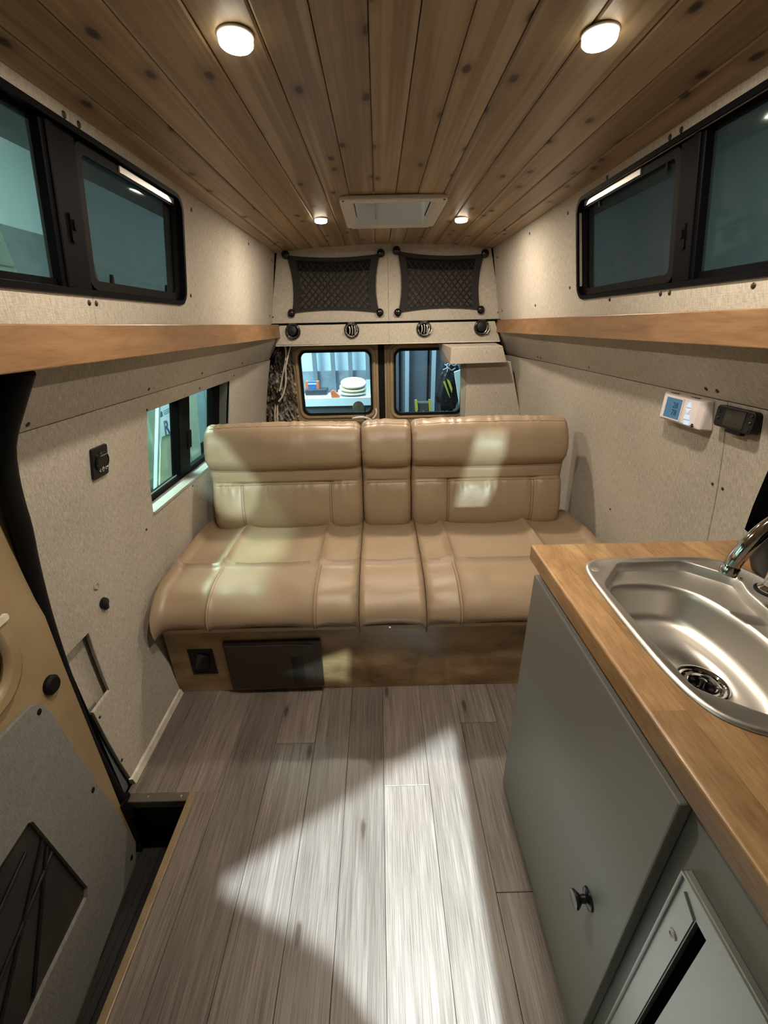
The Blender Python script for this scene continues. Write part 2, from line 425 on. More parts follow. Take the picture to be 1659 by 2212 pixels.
# plank ripped beside the step well (between the nosing and the first full plank)
obj('floor_plank', Box(-.645, -.5716, -.8, .892, -.006, 0.0), VINYL, FLOOR, bevel=.0007, seg=1)

# ---- step well by the side door
T1 = struct('trim_1', Box(-.668, -.645, -.8, .892, -.03, .004), mottled('bronze_step_nosing', (0.20, 0.145, 0.08), (0.27, 0.20, 0.115), 20, .4), bevel=.003)
for y in (.05, .30, .56, .80): screw(T1, (-.657, y, .0035), (0, 0, 1), .005, CHROME)
T2 = struct('trim_2', Box(-.885, -.645, .862, .892, -.03, .003), mottled('dark_step_nosing', (0.085, 0.072, 0.055), (0.115, 0.10, 0.08), 20, .4), bevel=.003)
for x in (-.69, -.80): screw(T2, (x, .878, .0025), (0, 0, 1), .005, CHROME)
STEPM = mottled('black_ribbed_step_mat', (0.010, 0.009, 0.009), (0.022, 0.019, 0.018), 14, .6, stretch=(6, 1, 1))
SW = struct_empty('floor_step')
obj('step_tread', Box(-.92, -.645, -.8, .892, -.26, -.235), STEPM, SW)
obj('step_riser', Box(-.66, -.645, -.8, .88, -.235, -.03), RUBBER, SW)
obj('step_end', Box(-.90, -.66, .875, .892, -.235, -.03), RUBBER, SW)
for k in range(10):
    obj('tread_rib', Box(-.90+k*.024, -.892+k*.024, -.78, .86, -.235, -.231), STEPM, SW)

# ---- ceiling: cedar tongue-and-groove boards on a shallow arch
def ceil_z(x): return 1.873 - .0757*(x-.055)**2
CEIL = struct_empty('ceiling')
cs = [-.70, -.655, -.565, -.478, -.392, -.282, -.186, -.096, -.004, .080, .165, .262, .367, .470, .562, .650, .735, .80]
HX0, HX1, HY0, HY1 = -.10, .245, 1.965, 2.405
def board(x0, x1, y0, y1):
    bm = BM(); g = .0010; b = .0035; t = .012
    z0, z1 = ceil_z(x0), ceil_z(x1)
    def P(x, dz): return (x, (z0+(z1-z0)*(x-x0)/(x1-x0))+dz)
    prof = [P(x0+g, t), P(x0+g, b*.8), P(x0+g+b, 0), P(x1-g-b, 0), P(x1-g, b*.8), P(x1-g, t)]
    loft(bm, [[(x, y0, z) for x, z in prof], [(x, y1, z) for x, z in prof]])
    return bm
for a, b in zip(cs, cs[1:]):
    if b > HX0+.01 and a < HX1-.01:   # boards that meet the roof vent are cut round it
        for y0, y1 in ((-.75, HY0), (HY1, 3.03)): obj('ceiling_board', board(a, b, y0, y1), CEDAR, CEIL)
        if a < HX0: obj('ceiling_board', board(a, HX0, HY0, HY1), CEDAR, CEIL)
        if b > HX1: obj('ceiling_board', board(HX1, b, HY0, HY1), CEDAR, CEIL)
    else:
        obj('ceiling_board', board(a, b, -.75, 3.03), CEDAR, CEIL)
bm = BM(); ring(bm, Frame((0, 0, 1.89), (1, 0, 0), (0, 1, 0), (0, 0, 1)), rr(-.98, 1.08, -.8, 3.2, .01, 1), rr(HX0, HX1, HY0, HY1, .01, 1), 0, .02)
obj('roof_skin', bm, GREYMET, CEIL)

# ---- left wall
WL = struct_empty('wall_left')
zs_low = sorted(set(span(0, .34, 3)+span(.34, .578, 3)+[.70, .772, .85, .95, 1.05, 1.158, 1.2145]))
ys_low = sorted({.90, .93, 1.015, 1.2, 1.48, 1.8, 2.1, 2.36, 2.7, 3.08})
def skipL(y, z): return (y < 1.015 and .34 < z < .578) or (y < .93 and z < .34) or (1.48 < y < 2.36 and .772 < z < 1.158)
lowL = obj('wall_panel', grid_panel(BM(), XL, ys_low, zs_low, skipL, -.012), FAB, WL, smooth=True, angle=30, bevel=.0015, seg=1)
for y, z in [(1.477, 1.165), (1.946, 1.175), (2.412, 1.18), (1.415, .731), (1.848, .744), (.941, .305), (.938, .104)]:
    screw(lowL, (XL(y, z), y, z), wall_n(XL, y, z, 1), .0055)
stripL = obj('wall_panel', grid_panel(BM(), XL, [.905, .93, 1.5, 2.3, 3.05], [1.2165, 1.30, 1.36], lambda y, z: False, -.010), FAB, WL, bevel=.002, seg=1)
for y, z in [(.937, 1.232), (1.471, 1.236), (1.935, 1.240), (2.5, 1.238)]:
    screw(stripL, (XL(y, z), y, z), wall_n(XL, y, z, 1), .0065)
zu = [1.36, 1.43, 1.503, 1.65, 1.808, 1.850]
upA = obj('wall_panel', grid_panel(BM(), XL, [-.75, -.25, 1.131], zu, lambda y, z: y > -.25 and 1.503 < z < 1.808, -.012), FAB, WL, bevel=.001, seg=1)
upB = obj('wall_panel', grid_panel(BM(), XL, [1.1325, 1.655, 3.0], zu, lambda y, z: y < 1.655 and 1.503 < z < 1.808, -.012), FAB, WL, bevel=.001, seg=1)
for p, lst in ((upA, [(1.112, 1.823), (1.115, 1.481)]), (upB, [(1.158, 1.823), (1.142, 1.481), (1.742, 1.795), (2.437, 1.80), (1.709, 1.531), (2.93, 1.79), (2.93, 1.487)])):
    for y, z in lst: screw(p, (XL(y, z), y, z), wall_n(XL, y, z, 1), .0068)
# recessed metal behind the cut-outs by the door, and the dark body shell behind the panels
zs_r = span(-.03, .62, 8)
obj('recess_sheet', grid_panel(BM(), lambda y, z: XL(y, z)-.026, [.885, .95, 1.04], zs_r, lambda y, z: not (z > .30), -.004), FAB, WL, smooth=True)
obj('metal_jamb', grid_panel(BM(), lambda y, z: XL(y, z)-.020, [.885, .97], span(-.03, .34, 6), lambda y, z: False, -.004), GREYMET, WL, smooth=True)
obj('body_shell', grid_panel(BM(), lambda y, z: XL(y, z)-.085, [.86, 1.44, 2.41, 3.2], [-.05, .2, .45, .74, 1.19, 1.40], lambda y, z: 1.44 < y < 2.41 and .74 < z < 1.19, -.004), DARK, WL)
obj('roof_side_shell', grid_panel(BM(), lambda y, z: XL(y, z)-.075, [-.75, -.30, 1.70, 3.2], [1.40, 1.48, 1.83, 1.92], lambda y, z: -.30 < y < 1.70 and 1.48 < z < 1.83, -.004), DARK, WL)
obj('shell_shelf', Box(-.98, -.70, -.75, 3.2, 1.385, 1.40), DARK, WL)
obj('door_jamb', Box(-1.0, -.895, .845, .90, -.26, 1.36), DARK, WL)
obj('jamb_foot', Box(-.90, -.862, .838, .884, -.26, .02), RUBBER, WL)
B_L = struct('baseboard_left', (lambda bm: prism(bm, [(-.888, .925, 0), (-.866, .925, 0), (-.872, .925, .022), (-.886, .925, .022)], (-.001, .385, 0)))(BM()), TRIMW)

# ---- right wall
WR = struct_empty('wall_right')
zs_lr = span(0, 1.2145, 9)
ysR = [1.1185, 1.5, 2.0, 2.5, 3.05]
pR1 = obj('wall_panel', grid_panel(BM(), XR, ysR, zs_lr, lambda y, z: False, .012), FAB, WR, smooth=True, angle=30, bevel=.0015, seg=1)
pR2 = obj('wall_panel', grid_panel(BM(), XR, [.2, .6, .9, 1.1165], zs_lr, lambda y, z: False, .012), FAB, WR, smooth=True, angle=30, bevel=.0015, seg=1)
for p, lst in ((pR1, [(1.137, .973), (1.668, .655), (2.85, .85)]), (pR2, [(1.098, .973)])):
    for y, z in lst: screw(p, (XR(y, z), y, z), wall_n(XR, y, z, -1), .0055)
stripR = obj('wall_panel', grid_panel(BM(), XR, [.2, .9, 1.7, 2.4, 3.05], [1.2165, 1.30, 1.37], lambda y, z: False, .010), FAB, WR, bevel=.002, seg=1)
for y, z in [(2.498, 1.236), (2.461, 1.234), (1.892, 1.235), (1.184, 1.240), (1.142, 1.240)]:
    screw(stripR, (XR(y, z), y, z), wall_n(XR, y, z, -1), .0065)
upC = obj('wall_panel', grid_panel(BM(), XR, [-.75, -.25, 1.2715], zu, lambda y, z: y > -.25 and 1.503 < z < 1.812, .012), FAB, WR, bevel=.001, seg=1)
upD = obj('wall_panel', grid_panel(BM(), XR, [1.2725, 1.803, 3.0], zu, lambda y, z: y < 1.803 and 1.503 < z < 1.812, .012), FAB, WR, bevel=.001, seg=1)
for p, lst in ((upC, [(1.253, 1.826), (1.253, 1.484), (.978, 1.48)]), (upD, [(1.295, 1.826), (1.60, 1.826), (1.895, 1.794), (2.33, 1.803), (1.888, 1.543), (2.297, 1.494), (1.57, 1.484), (1.292, 1.484), (2.903, 1.486), (2.92, 1.78)])):
    for y, z in lst: screw(p, (XR(y, z), y, z), wall_n(XR, y, z, -1), .0068)
obj('body_shell', grid_panel(BM(), lambda y, z: XR(y, z)+.06, [-.75, 1.0, 3.2], [-.05, .4, .9, 1.215, 1.40], lambda y, z: False, .004), DARK, WR)
obj('roof_side_shell', grid_panel(BM(), lambda y, z: XR(y, z)+.075, [-.75, -.30, 1.85, 3.2], [1.40, 1.48, 1.835, 1.92], lambda y, z: -.30 < y < 1.85 and 1.48 < z < 1.835, .004), DARK, WR)
obj('shell_shelf', Box(.80, 1.08, -.75, 3.2, 1.385, 1.40), DARK, WR)

# ---- windows in the upper walls
FL = Frame((-.695, 0, 1.43), (0, 1, 0), (.068, 0, .409), (.409, 0, -.068))
FRR = Frame((.80, 0, 1.43), (0, 1, 0), (-.075, 0, .409), (-.409, 0, -.075))
def upper_window(name, F, y0, y1, v0, v1, d0, d1, latch_v, right=False):
    W = struct_empty(name)
    R = .050
    bm = BM(); ring(bm, F, rr(y0, y1, v0, v1, R), rr(y0+.012, y1-.012, v0+.013, v1-.012, R-.012), -.002, .006)
    ring(bm, F, rr(y0+.004, y1-.004, v0+.004, v1-.004, R), rr(y0+.011, y1-.011, v0+.012, v1-.011, R-.01), -.045, -.001)
    ring(bm, F, rr(y0+.010, y1-.010, v0+.010, v1-.010, R-.01), rr(y0+.022, y1-.022, v0+.026, v1-.022, R-.02), -.044, -.026)
    obj('window_frame', bm, ALUB, W, smooth=True)
    bm = BM(); slab(bm, F, [(d0, v0+.01), (d1, v0+.01), (d1, v1-.01), (d0, v1-.01)], -.040, -.012)
    slab(bm, F, [(d0+.010, v0+.012), (d0+.030, v0+.012), (d0+.030, v1-.012), (d0+.010, v1-.012)], -.02, -.006)
    obj('window_divider', bm, ALUB, W, bevel=.002, seg=1)
    bm = BM(); a, b = (d0+d1)/2-.006, (d0+d1)/2+.014
    slab(bm, F, rr(a, b, latch_v-.028, latch_v+.028, .006), -.013, -.006)
    slab(bm, F, rr(a+.004, b-.004, latch_v-.004, latch_v+.016, .003), -.006, -.001)
    obj('window_latch', bm, ALUB, W, smooth=True)
    # near pane, then the far pane behind its insect screen
    obj('window_pane', slab(BM(), F, [(y0+.02, v0+.024), (d0+.004, v0+.024), (d0+.004, v1-.020), (y0+.02, v1-.020)], -.036, -.032), G_UP, W)
    obj('window_pane', slab(BM(), F, [(d1-.004, v0+.024), (y1-.02, v0+.024), (y1-.02, v1-.020), (d1-.004, v1-.020)], -.036, -.032), G_SCR, W)
    bm = BM(); ring(bm, F, rr(d1-.002, y1-.012, v0+.013, v1-.014, .03), rr(d1+.020, y1-.022, v0+.034, v1-.036, .016), -.026, -.014)
    obj('screen_frame', bm, SCREENF, W, smooth=True)
    obj('head_strip', slab(BM(), F, [(d1+.17, v1-.030), (y1-.035, v1-.030), (y1-.035, v1-.015), (d1+.17, v1-.015)], -.016, -.0105), ALU, W)
    for u in ((d1+.10, y1-.10) if not right else (d1+.06, y1-.13)):
        vv = v0+.034 if not right else v1-.052
        bm = BM(); slab(bm, F, [(u-.005, vv), (u+.005, vv), (u+.002, vv+.020), (u-.002, vv+.020)], -.024, -.016); obj('screen_tab', bm, RUBBER, W)
    return W
k = 1/.409*math.hypot(.068, .409)
upper_window('window_1', FL, -.26, 1.665, (1.497-1.43)*k, (1.814-1.43)*k, 1.052, 1.155, .20)
k2 = 1/.409*math.hypot(.075, .409)
upper_window('window_2', FRR, -.26, 1.815, (1.495-1.43)*k2, (1.818-1.43)*k2, 1.185, 1.268, .18, True)

# ---- lower left window
W3 = struct_empty('window_3')
def XG(y, z): return XL(y, z)-.075
def wl_box(name, y0, y1, z0, z1, d0, d1, m, parent, bev=.0):
    bm = BM(); L = []
    for y in (y0, y1): L.append([(XL(y, z0)+d0, y, z0), (XL(y, z0)+d1, y, z0), (XL(y, z1)+d1, y, z1), (XL(y, z1)+d0, y, z1)])
    loft(bm, L); return obj(name, bm, m, parent, bevel=bev, seg=1)
wl_box('window_frame', 1.44, 2.40, .772, .797, -.095, -.058, ALUB, W3, .003)
wl_box('window_frame', 1.44, 2.40, 1.140, 1.175, -.095, -.058, ALUB, W3, .003)
wl_box('window_frame', 2.285, 2.40, .797, 1.140, -.095, -.055, ALUB, W3, .003)
wl_box('frame_track', 1.44, 1.842, .797, .802, -.070, -.066, GREYMET, W3)
wl_box('window_divider', 1.842, 1.960, .790, 1.150, -.092, -.050, ALUB, W3, .004)
wl_box('window_latch', 1.925, 1.966, .90, .985, -.050, -.040, ALUB, W3, .003)
wl_box('window_pane', 1.44, 1.842, .79, 1.15, -.080, -.076, G_CLR, W3)
wl_box('window_pane', 1.960, 2.285, .79, 1.15, -.084, -.080, G_CLR, W3)
bm = BM(); prism(bm, [(XL(2, .772)+.004, 1.48, .764), (XL(2, .772)+.004, 1.48, .774), (XL(2, .772)-.062, 1.48, .774), (XL(2, .772)-.062, 1.48, .764)], (0, .88, 0))
obj('window_sill', bm, mottled('pale_vinyl_sill', (0.26, 0.25, 0.23), (0.38, 0.37, 0.35), 6, .5, stretch=(3, .8, 1)), W3)
bm = BM(); prism(bm, [(XL(2, .772), 2.36, .772), (XL(2, 1.158), 2.36, 1.158), (XL(2, 1.158)-.062, 2.36, 1.158), (XL(2, .772)-.062, 2.36, .772)], (0, .004, 0))
obj('window_reveal', bm, GREYMET, W3)
bm = BM(); prism(bm, [(XL(2, 1.158), 1.48, 1.158), (XL(2, 1.158)-.06, 1.48, 1.158), (XL(2, 1.158)-.06, 1.48, 1.162), (XL(2, 1.158), 1.48, 1.162)], (0, .88, 0))
obj('window_reveal', bm, GREYMET, W3)

# ---- shelves
def shelf(name, x0, x1, z0, z1, xw, label, cuts):
    t = thing(name, label, 'shelf', (x0, 1.0, z0))
    lo, hi = min(x0, x1), max(x0, x1)
    for y0, y1 in zip(cuts, cuts[1:]):
        obj('fascia_board', Box(lo, hi, y0+.0006, y1-.0006, z0, z1), FASCIA, t, bevel=.0025)
    a, b = min(x1, xw), max(x1, xw)
    obj('shelf_board', Box(a, b, -.7, 2.99, z0+.012, z0+.028), PLY, t)
    return t
shelf('wall_shelf', -.640, -.658, 1.355, 1.434, -.694, 'long honey-stained wooden shelf ledge on the left wall under the window', [-.7, 2.99])
shelf('wall_shelf', .777, .795, 1.3615, 1.436, .80, 'long honey-stained wooden shelf ledge on the right wall above the thermostat', [-.7, 2.44, 2.99])

# ---- rear wall panels above the doors
RW = struct_empty('wall_rear')
def top(x): return ceil_z(x)+.002
FR3 = Frame((0, 3.0, 0), (1, 0, 0), (0, 0, 1), (0, 1, 0))
for x0, x1, sl in ((-.613, .0715, -1), (.0725, .712, 1)):
    up = [(x0+(x1-x0)*i/10, top(x0+(x1-x0)*i/10)) for i in range(11)]
    bl = (-.702, 1.441) if sl < 0 else (x0, 1.441); br = (x1, 1.441) if sl < 0 else (.815, 1.441)
    p = obj('rear_panel', slab(BM(), FR3, [bl, br]+up[::-1], 0, .012), FAB, RW, bevel=.001, seg=1)
    ex = -.632 if sl < 0 else .735
    for (x, z) in ((ex, 1.78), (ex-.052 if sl < 0 else ex+.055, 1.48)): screw(p, (x, 3.0, z), (0, -1, 0), .005)
FR2 = Frame((0, 2.955, 0), (1, 0, 0), (0, 0, 1), (0, 1, 0))
HOLES = [-.553, -.171, .300, .677]
def circ(x, z, r, n=28): return [(x+r*math.cos(2*PI*i/n), z+r*math.sin(2*PI*i/n)) for i in range(n)]
for pts, hs, scs in (([(-.678, 1.312), (.0715, 1.309), (.0715, 1.428), (-.636, 1.428)], HOLES[:2], [(-.467, 1.329), (-.198, 1.331)]),
                     ([(.0725, 1.309), (.808, 1.306), (.762, 1.428), (.0725, 1.428)], HOLES[2:], [(.126, 1.330), (.518, 1.325)])):
    p = obj('vent_fascia', holed(FR2, pts, [circ(h, 1.392, .043) for h in hs], 0, .010), FAB, RW)
    for x, z in scs: screw(p, (x, 2.955, z), (0, -1, 0), .005, ALU)
obj('fascia_lip', Box(-.676, .806, 2.950, 3.10, 1.304, 1.3085), TRIMW, RW)
obj('fascia_top', Box(-.69, .80, 2.957, 3.005, 1.428, 1.440), DARK, RW)
obj('duct_void', Box(-.69, .80, 3.06, 3.09, 1.31, 1.43), DARK, RW)
# boxed-in post and soffit at the right of the back doors
bm = BM(); loft(bm, [[(.452, 2.75, 1.284), (.770, 2.75, 1.287), (.806, 2.75, 1.190), (.450, 2.75, 1.186)], [(.415, 3.10, 1.304), (.79, 3.10, 1.304), (.826, 3.10, 1.19), (.44, 3.10, 1.186)]])
obj('soffit_box', bm, FAB, RW, bevel=.002, seg=1)
bm = BM(); loft(bm, [[(.592, 2.85, .25), (.99, 2.85, .25), (.975, 2.85, .80), (.86, 2.85, 1.186), (.575, 2.85, 1.186)], [(.70, 3.10, .25), (.99, 3.10, .25), (.975, 3.10, .80), (.86, 3.10, 1.186), (.70, 3.10, 1.186)]])
obj('post_panel', bm, FAB, RW, bevel=.001, seg=1)
bm = BM(); loft(bm, [[(.583, 2.872, .25), (.591, 2.85, .25), (.574, 2.85, 1.186), (.535, 2.872, 1.186)], [(.60, 2.905, .25), (.62, 2.895, .25), (.60, 2.895, 1.186), (.560, 2.905, 1.186)]])
obj('post_edge', bm, mottled('grey_green_edge', (0.27, 0.26, 0.21), (0.33, 0.32, 0.27), 9, .7), RW)

obj('rear_shell', holed(Frame((0, 3.165, 0), (1, 0, 0), (0, 0, 1), (0, 1, 0)), [(-1.1, -.25), (1.12, -.25), (1.12, 2.0), (-1.1, 2.0)], [[(-.62, .78), (.66, .78), (.66, 1.29), (-.62, 1.29)]], 0, .006), DARK, RW)
obj('corner_filler', Box(-.76, -.60, 3.012, 3.02, 1.43, 1.86), DARK, RW); obj('corner_filler', Box(.69, .86, 3.012, 3.02, 1.43, 1.86), DARK, RW)
# ---- rear doors (tan metal) with their windows
FD = Frame((0, 3.12, 0), (1, 0, 0), (0, 0, 1), (0, -1, 0))
def rear_door(name, x0, x1, w0, w1, wz0, wz1, label):
    D = struct_empty(name, (0, 3.12, 0)); D['label'] = label
    win = rr(w0, w1, wz0, wz1, .045, 6)
    obj('door_skin', holed(FD, rr(x0, x1, -.2, 1.34, .02, 3), [win], -.02, 0), TANM, D)
    bm = BM(); st = rr(x0+.018, x1-.02, .62, 1.302, .07, 6); st2 = rr(x0+.030, x1-.034, .634, 1.290, .062, 6)
    ring(bm, FD, st, st2, 0, .014); ring(bm, FD, rr(w0-.034, w1+.034, wz0-.034, wz1+.034, .06, 6), rr(w0-.016, w1+.016, wz0-.016, wz1+.016, .05, 6), 0, .010)
    obj('door_pressing', bm, TANM, D, smooth=True, bevel=.004)
    bm = BM(); ring(bm, FD, rr(w0-.010, w1+.010, wz0-.010, wz1+.010, .05, 6), rr(w0+.006, w1-.006, wz0+.006, wz1-.006, .042, 6), -.022, .008)
    obj('window_gasket', bm, RUBBER, D, smooth=True)
    obj('window_pane', slab(BM(), FD, rr(w0, w1, wz0, wz1, .045, 6), -.012, -.008), G_REAR, D)
    for x, z in ((w0+.10, wz1+.026), (w1-.1, wz1+.026), (w0-.026, 1.12), (w1+.024, 1.10), (w0+.2, wz0-.028), (w1-.08, wz0-.028)):
        screw(D, (x, 3.12, z), (0, -1, 0), .004)
    return D
D1 = rear_door('door_1', -.648, -.004, -.556, -.058, .826, 1.256, 'tan metal back door leaf on the left with a clear window')
D2 = rear_door('door_2', .042, .72, .117, .600, .815, 1.256, 'tan metal back door leaf on the right, partly covered by a fabric post')
struct('trim_3', Box(-.006, .044, 3.125, 3.15, -.2, 1.33), RUBBER)
bm = BM(); tube(bm, catmull([(-.205, 3.085, .792), (-.15, 3.08, .80), (-.10, 3.08, .796), (-.055, 3.09, .775)], 5), [.006]*3+[.008]*10+[.006]*3, 8)
obj('inner_handle', bm, TRIMW, D1, smooth=True)
obj('wiper_rod', cyl(BM(), (-.108, 3.10, .872), (-.111, 3.10, .77), .004, 8), BLACK, D1)
bm = BM(); tube(bm, catmull([(-.028, 3.1, .86), (-.026, 3.1, .82), (-.05, 3.1, .785)], 5), .007, 8); obj('grab_edge', bm, TRIMW, D1, smooth=True)
obj('latch_striker', Box(.040, .085, 3.085, 3.12, 1.292, 1.302), BLACK, D2)

# ---- open body cavity left of the doors: crumpled insulation
bm = BM(); nx, nz = 26, 60
vv = [[None]*(nz+1) for _ in range(nx+1)]
rnd = random.Random(3)
for i in range(nx+1):
    for j in range(nz+1):
        z = .55 + .78*j/nz; x0 = XL(3.08, z)-.01; x1 = -.60
        vv[i][j] = bm.verts.new((x0+(x1-x0)*i/nx, 3.11 + .022*math.sin(i*1.7+j*.8)*math.sin(j*.55+i*.3) + rnd.uniform(-.016, .016), z))
for i in range(nx):
    for j in range(nz): bm.faces.new((vv[i][j], vv[i+1][j], vv[i+1][j+1], vv[i][j+1]))
m, nt, b = new_mat('dusty_foil_insulation'); p = pos(nt)
n1 = noise(nt, p, 14, 4, .6); setb(nt, b, color=ramp(nt, n1, [(.38, (.02, .018, .016)), (.48, (.15, .13, .11)), (.62, (.42, .40, .34))]), rough=.45, metal=.25, normal=bump(nt, noise(nt, p, 60, 3), .5, .02))
obj('insulation', bm, m, RW)
CW = mottled('white_cable', (0.52, 0.47, 0.38), (0.60, 0.55, 0.46), 20, .5)
def cable(pts, r, m, label, cat='cable', name='cable', group=None):
    bm = BM(); tube(bm, catmull(pts, 6), r, 8); o = obj(name, bm, m, None, smooth=True); tag(o, label, cat, group); return o
cable([(-.635, 3.05, 1.297), (-.633, 3.05, 1.262), (-.641, 3.05, 1.216), (-.647, 3.05, 1.195), (-.669, 3.05, 1.126), (-.689, 3.05, 1.062), (-.711, 3.05, 1.0)], .0055, CW, 'cream cable running straight down to the black joint beside the back doors')
cable([(-.595, 3.035, 1.299), (-.615, 3.032, 1.249), (-.628, 3.03, 1.208), (-.642, 3.03, 1.167), (-.648, 3.032, 1.112), (-.660, 3.032, 1.041), (-.690, 3.03, .97), (-.722, 3.032, .935)], .0055, CW, 'cream cable bowing right before reaching the lower black ties beside the back doors')
cable([(-.746, 3.05, .925), (-.758, 3.05, .868), (-.765, 3.05, .823), (-.766, 3.05, .70)], .0055, CW, 'cream cable below the black joint, left one of the lower pair')
cable([(-.733, 3.05, .925), (-.744, 3.05, .852), (-.752, 3.05, .777), (-.753, 3.05, .70)], .0055, CW, 'cream cable below the black joint, right one of the lower pair')
cable([(-.643, 3.062, 1.30), (-.656, 3.062, 1.235), (-.664, 3.062, 1.205)], .007, BLACK, 'short black cable at the top of the cable run beside the back doors')
cable([(-.737, 3.052, .945), (-.777, 3.052, .907), (-.802, 3.052, .869), (-.808, 3.052, .83), (-.793, 3.052, .77)], .0045, plain('dark_red_wire', (.10, .012, .012), .4), 'dark red wire looping out left above the sofa back')
bm = BM(); tube(bm, [(-.709, 3.045, 1.005), (-.724, 3.042, .96), (-.741, 3.045, .915)], .011, 10)
tag(obj('cable_joint', bm, BLACK, None, smooth=True), 'black taped cable joint above the sofa corner', 'joint')
bm = BM(); tube(bm, catmull([(-.668, 3.034, 1.216), (-.65, 3.028, 1.208), (-.63, 3.034, 1.205)], 4), .003, 6); tag(obj('cable_tie', bm, BLACK, None, smooth=True), 'black cable tie round the upper part of the cream cables', 'cable tie')
bm = BM(); tube(bm, catmull([(-.746, 3.034, .925), (-.735, 3.028, .92), (-.722, 3.034, .919)], 4), .003, 6); tag(obj('cable_tie', bm, BLACK, None, smooth=True), 'black cable tie at the lower end of the black cable joint', 'cable tie')

# ---- side door (front left), seen inside
SD = struct_empty('door_3', (-.86, .4, -.2)); SD['label'] = 'tan metal side door with a grey panel'
e = Vector((.085, -1, 0)).normalized()
FS = Frame((-.855, .84, 0), -e, (0, 0, 1), Vector((1, .085, 0)))
def du(y): return (y-.84)/FS.U.y
skin_o = [(du(-.75), -.235), (du(.80), -.235), (du(.842), -.17), (du(.842), .02), (du(.862), .60), (du(.90), 1.30), (du(.88), 1.42), (du(-.75), 1.42)]
sd_win = rr(du(-.60), du(.52), .985, 1.325, .05, 5)
obj('door_skin', holed(FS, skin_o, [sd_win], -.05, -.012), TANM, SD)
obj('window_pane', slab(BM(), FS, sd_win, -.034, -.030), G_CLR, SD)
# raised pressing of the tan skin above the grey panel: rounded rib and dished area
bm = BM(); ring(bm, FS, rr(du(.10), du(.755), .665, .955, .10, 6), rr(du(.13), du(.715), .705, .925, .08, 6), -.012, .010); obj('door_pressing', bm, TANM, SD, smooth=True, bevel=.012)
bm = BM(); slab(bm, FS, circ(du(.665), .795, .045), -.0115, -.009); obj('speaker_hole', bm, DARK, SD)
bm = BM(); slab(bm, FS, rr(du(.64), du(.752), .842, .858, .006, 3), -.012, .016); obj('pull_handle', bm, TRIMW, SD, smooth=True)
pan_o = [(du(-.75), -.20), (du(.730), -.202), (du(.80), -.196), (du(.818), -.14), (du(.811), .0), (du(.776), .34), (du(.757), .545), (du(.745), .59), (du(.72), .608), (du(.69), .612), (du(.625), .62), (du(-.75), .63)]
hole = [(du(.615), .0), (du(.628), .02), (du(.598), .375), (du(.588), .387), (du(.18), .40), (du(.16), .38), (du(.19), .02), (du(.45), .015)]
PANM = fabric('grey_linen_door_panel', (0.165, 0.162, 0.150), (0.265, 0.262, 0.245))
dp = obj('door_panel', holed(FS, pan_o, [hole], -.010, 0.0), PANM, SD)
for y, z in ((.731, .577), (.768, .218), (.786, -.162)): screw(dp, FS(du(y), z, 0), FS.N, .008, RUBBER)
bm = BM(); slab(bm, FS, [(du(.14), -.01), (du(.64), -.01), (du(.62), .41), (du(.14), .42)], -.0118, -.0108); obj('door_cavity', bm, mottled('dark_door_cavity', (.010, .009, .008), (.040, .031, .026), 5, .8), SD)
for a, b in (((.60, .30), (.30, .06)), ((.605, .24), (.20, .13)), ((.60, .27), (.42, .03)), ((.56, .33), (.2, .24))):
    obj('latch_rod', cyl(BM(), FS(du(a[0]), a[1], -.006), FS(du(b[0]), b[1], -.006), .004, 8), BLACK, SD)
bm = BM(); lathe(bm, FS(du(.800), .594, -.02), FS.N, [(.025, 0), (.025, .016), (.019, .022), (0, .023)], 20); obj('rubber_bump', bm, RUBBER, SD, smooth=True)
# weatherstrip round the door opening, following the wall
bm = BM(); P = []
for z in (-.06, 0, .1, .25, .4, .57, .75, .9, 1.0, 1.1, 1.2, 1.28, 1.352):
    P.append((XL(.88, z)+.004+(0 if z < 1.1 else -.01), .882-(0 if z > .6 else (.6-z)*.035), z))
CP = catmull(P, 3); tube(bm, CP, [.0215 if q.z > .5 else .0165+.005*max(0, q.z)/.5 for q in CP], 12)
struct('trim_4', bm, RUBBER, smooth=True)

# ---- added unseen bulkhead behind the camera; openings shaped to cast the lamp patches
FB = Frame((0, -.75, 0), (1, 0, 0), (0, 0, 1), (0, 1, 0))
LH, LL = Vector(LAMP_HIGH), Vector(LAMP_LOW)
def through(L, P):
    P = Vector(P); t = (-.75-L.y)/(P.y-L.y); q = L+(P-L)*t; return (q.x, q.z)
op1 = [through(LH, p) for p in ((.255, 1.115, 0), (-.48, .655, 0), (-.475, .625, 0), (-.16, .49, 0), (.02, .30, 0), (.06, -.1, 0), (.215, -.1, 0), (.245, .5, 0))]
op2 = [through(LL, p) for p in ((-.90, 1.99, 1.02), (-.76, 1.99, .93), (-.66, 1.96, .80), (-.60, 1.95, .72), (-.63, 1.93, .62), (-.68, 1.93, .54), (-.80, 1.94, .54), (-.93, 1.96, .70))]
op3 = [through(LL, p) for p in ((-.80, 1.72, .505), (-.71, 1.84, .505), (-.63, 1.76, .505), (-.72, 1.62, .505))]
op4 = [through(LL, p) for p in ((-.61, 1.59, .505), (-.62, 1.72, .505), (-.52, 1.71, .505), (-.42, 1.68, .505), (-.43, 1.59, .505))]
op5 = [through(LL, p) for p in ((.46, 1.97, .96), (.60, 1.97, .96), (.57, 1.95, .70), (.50, 1.93, .54), (.36, 1.93, .54))]
op6 = [through(LL, p) for p in ((-.86, 1.38, .485), (-.80, 1.53, .5), (-.58, 1.53, .5), (-.50, 1.42, .49), (-.60, 1.36, .48))]
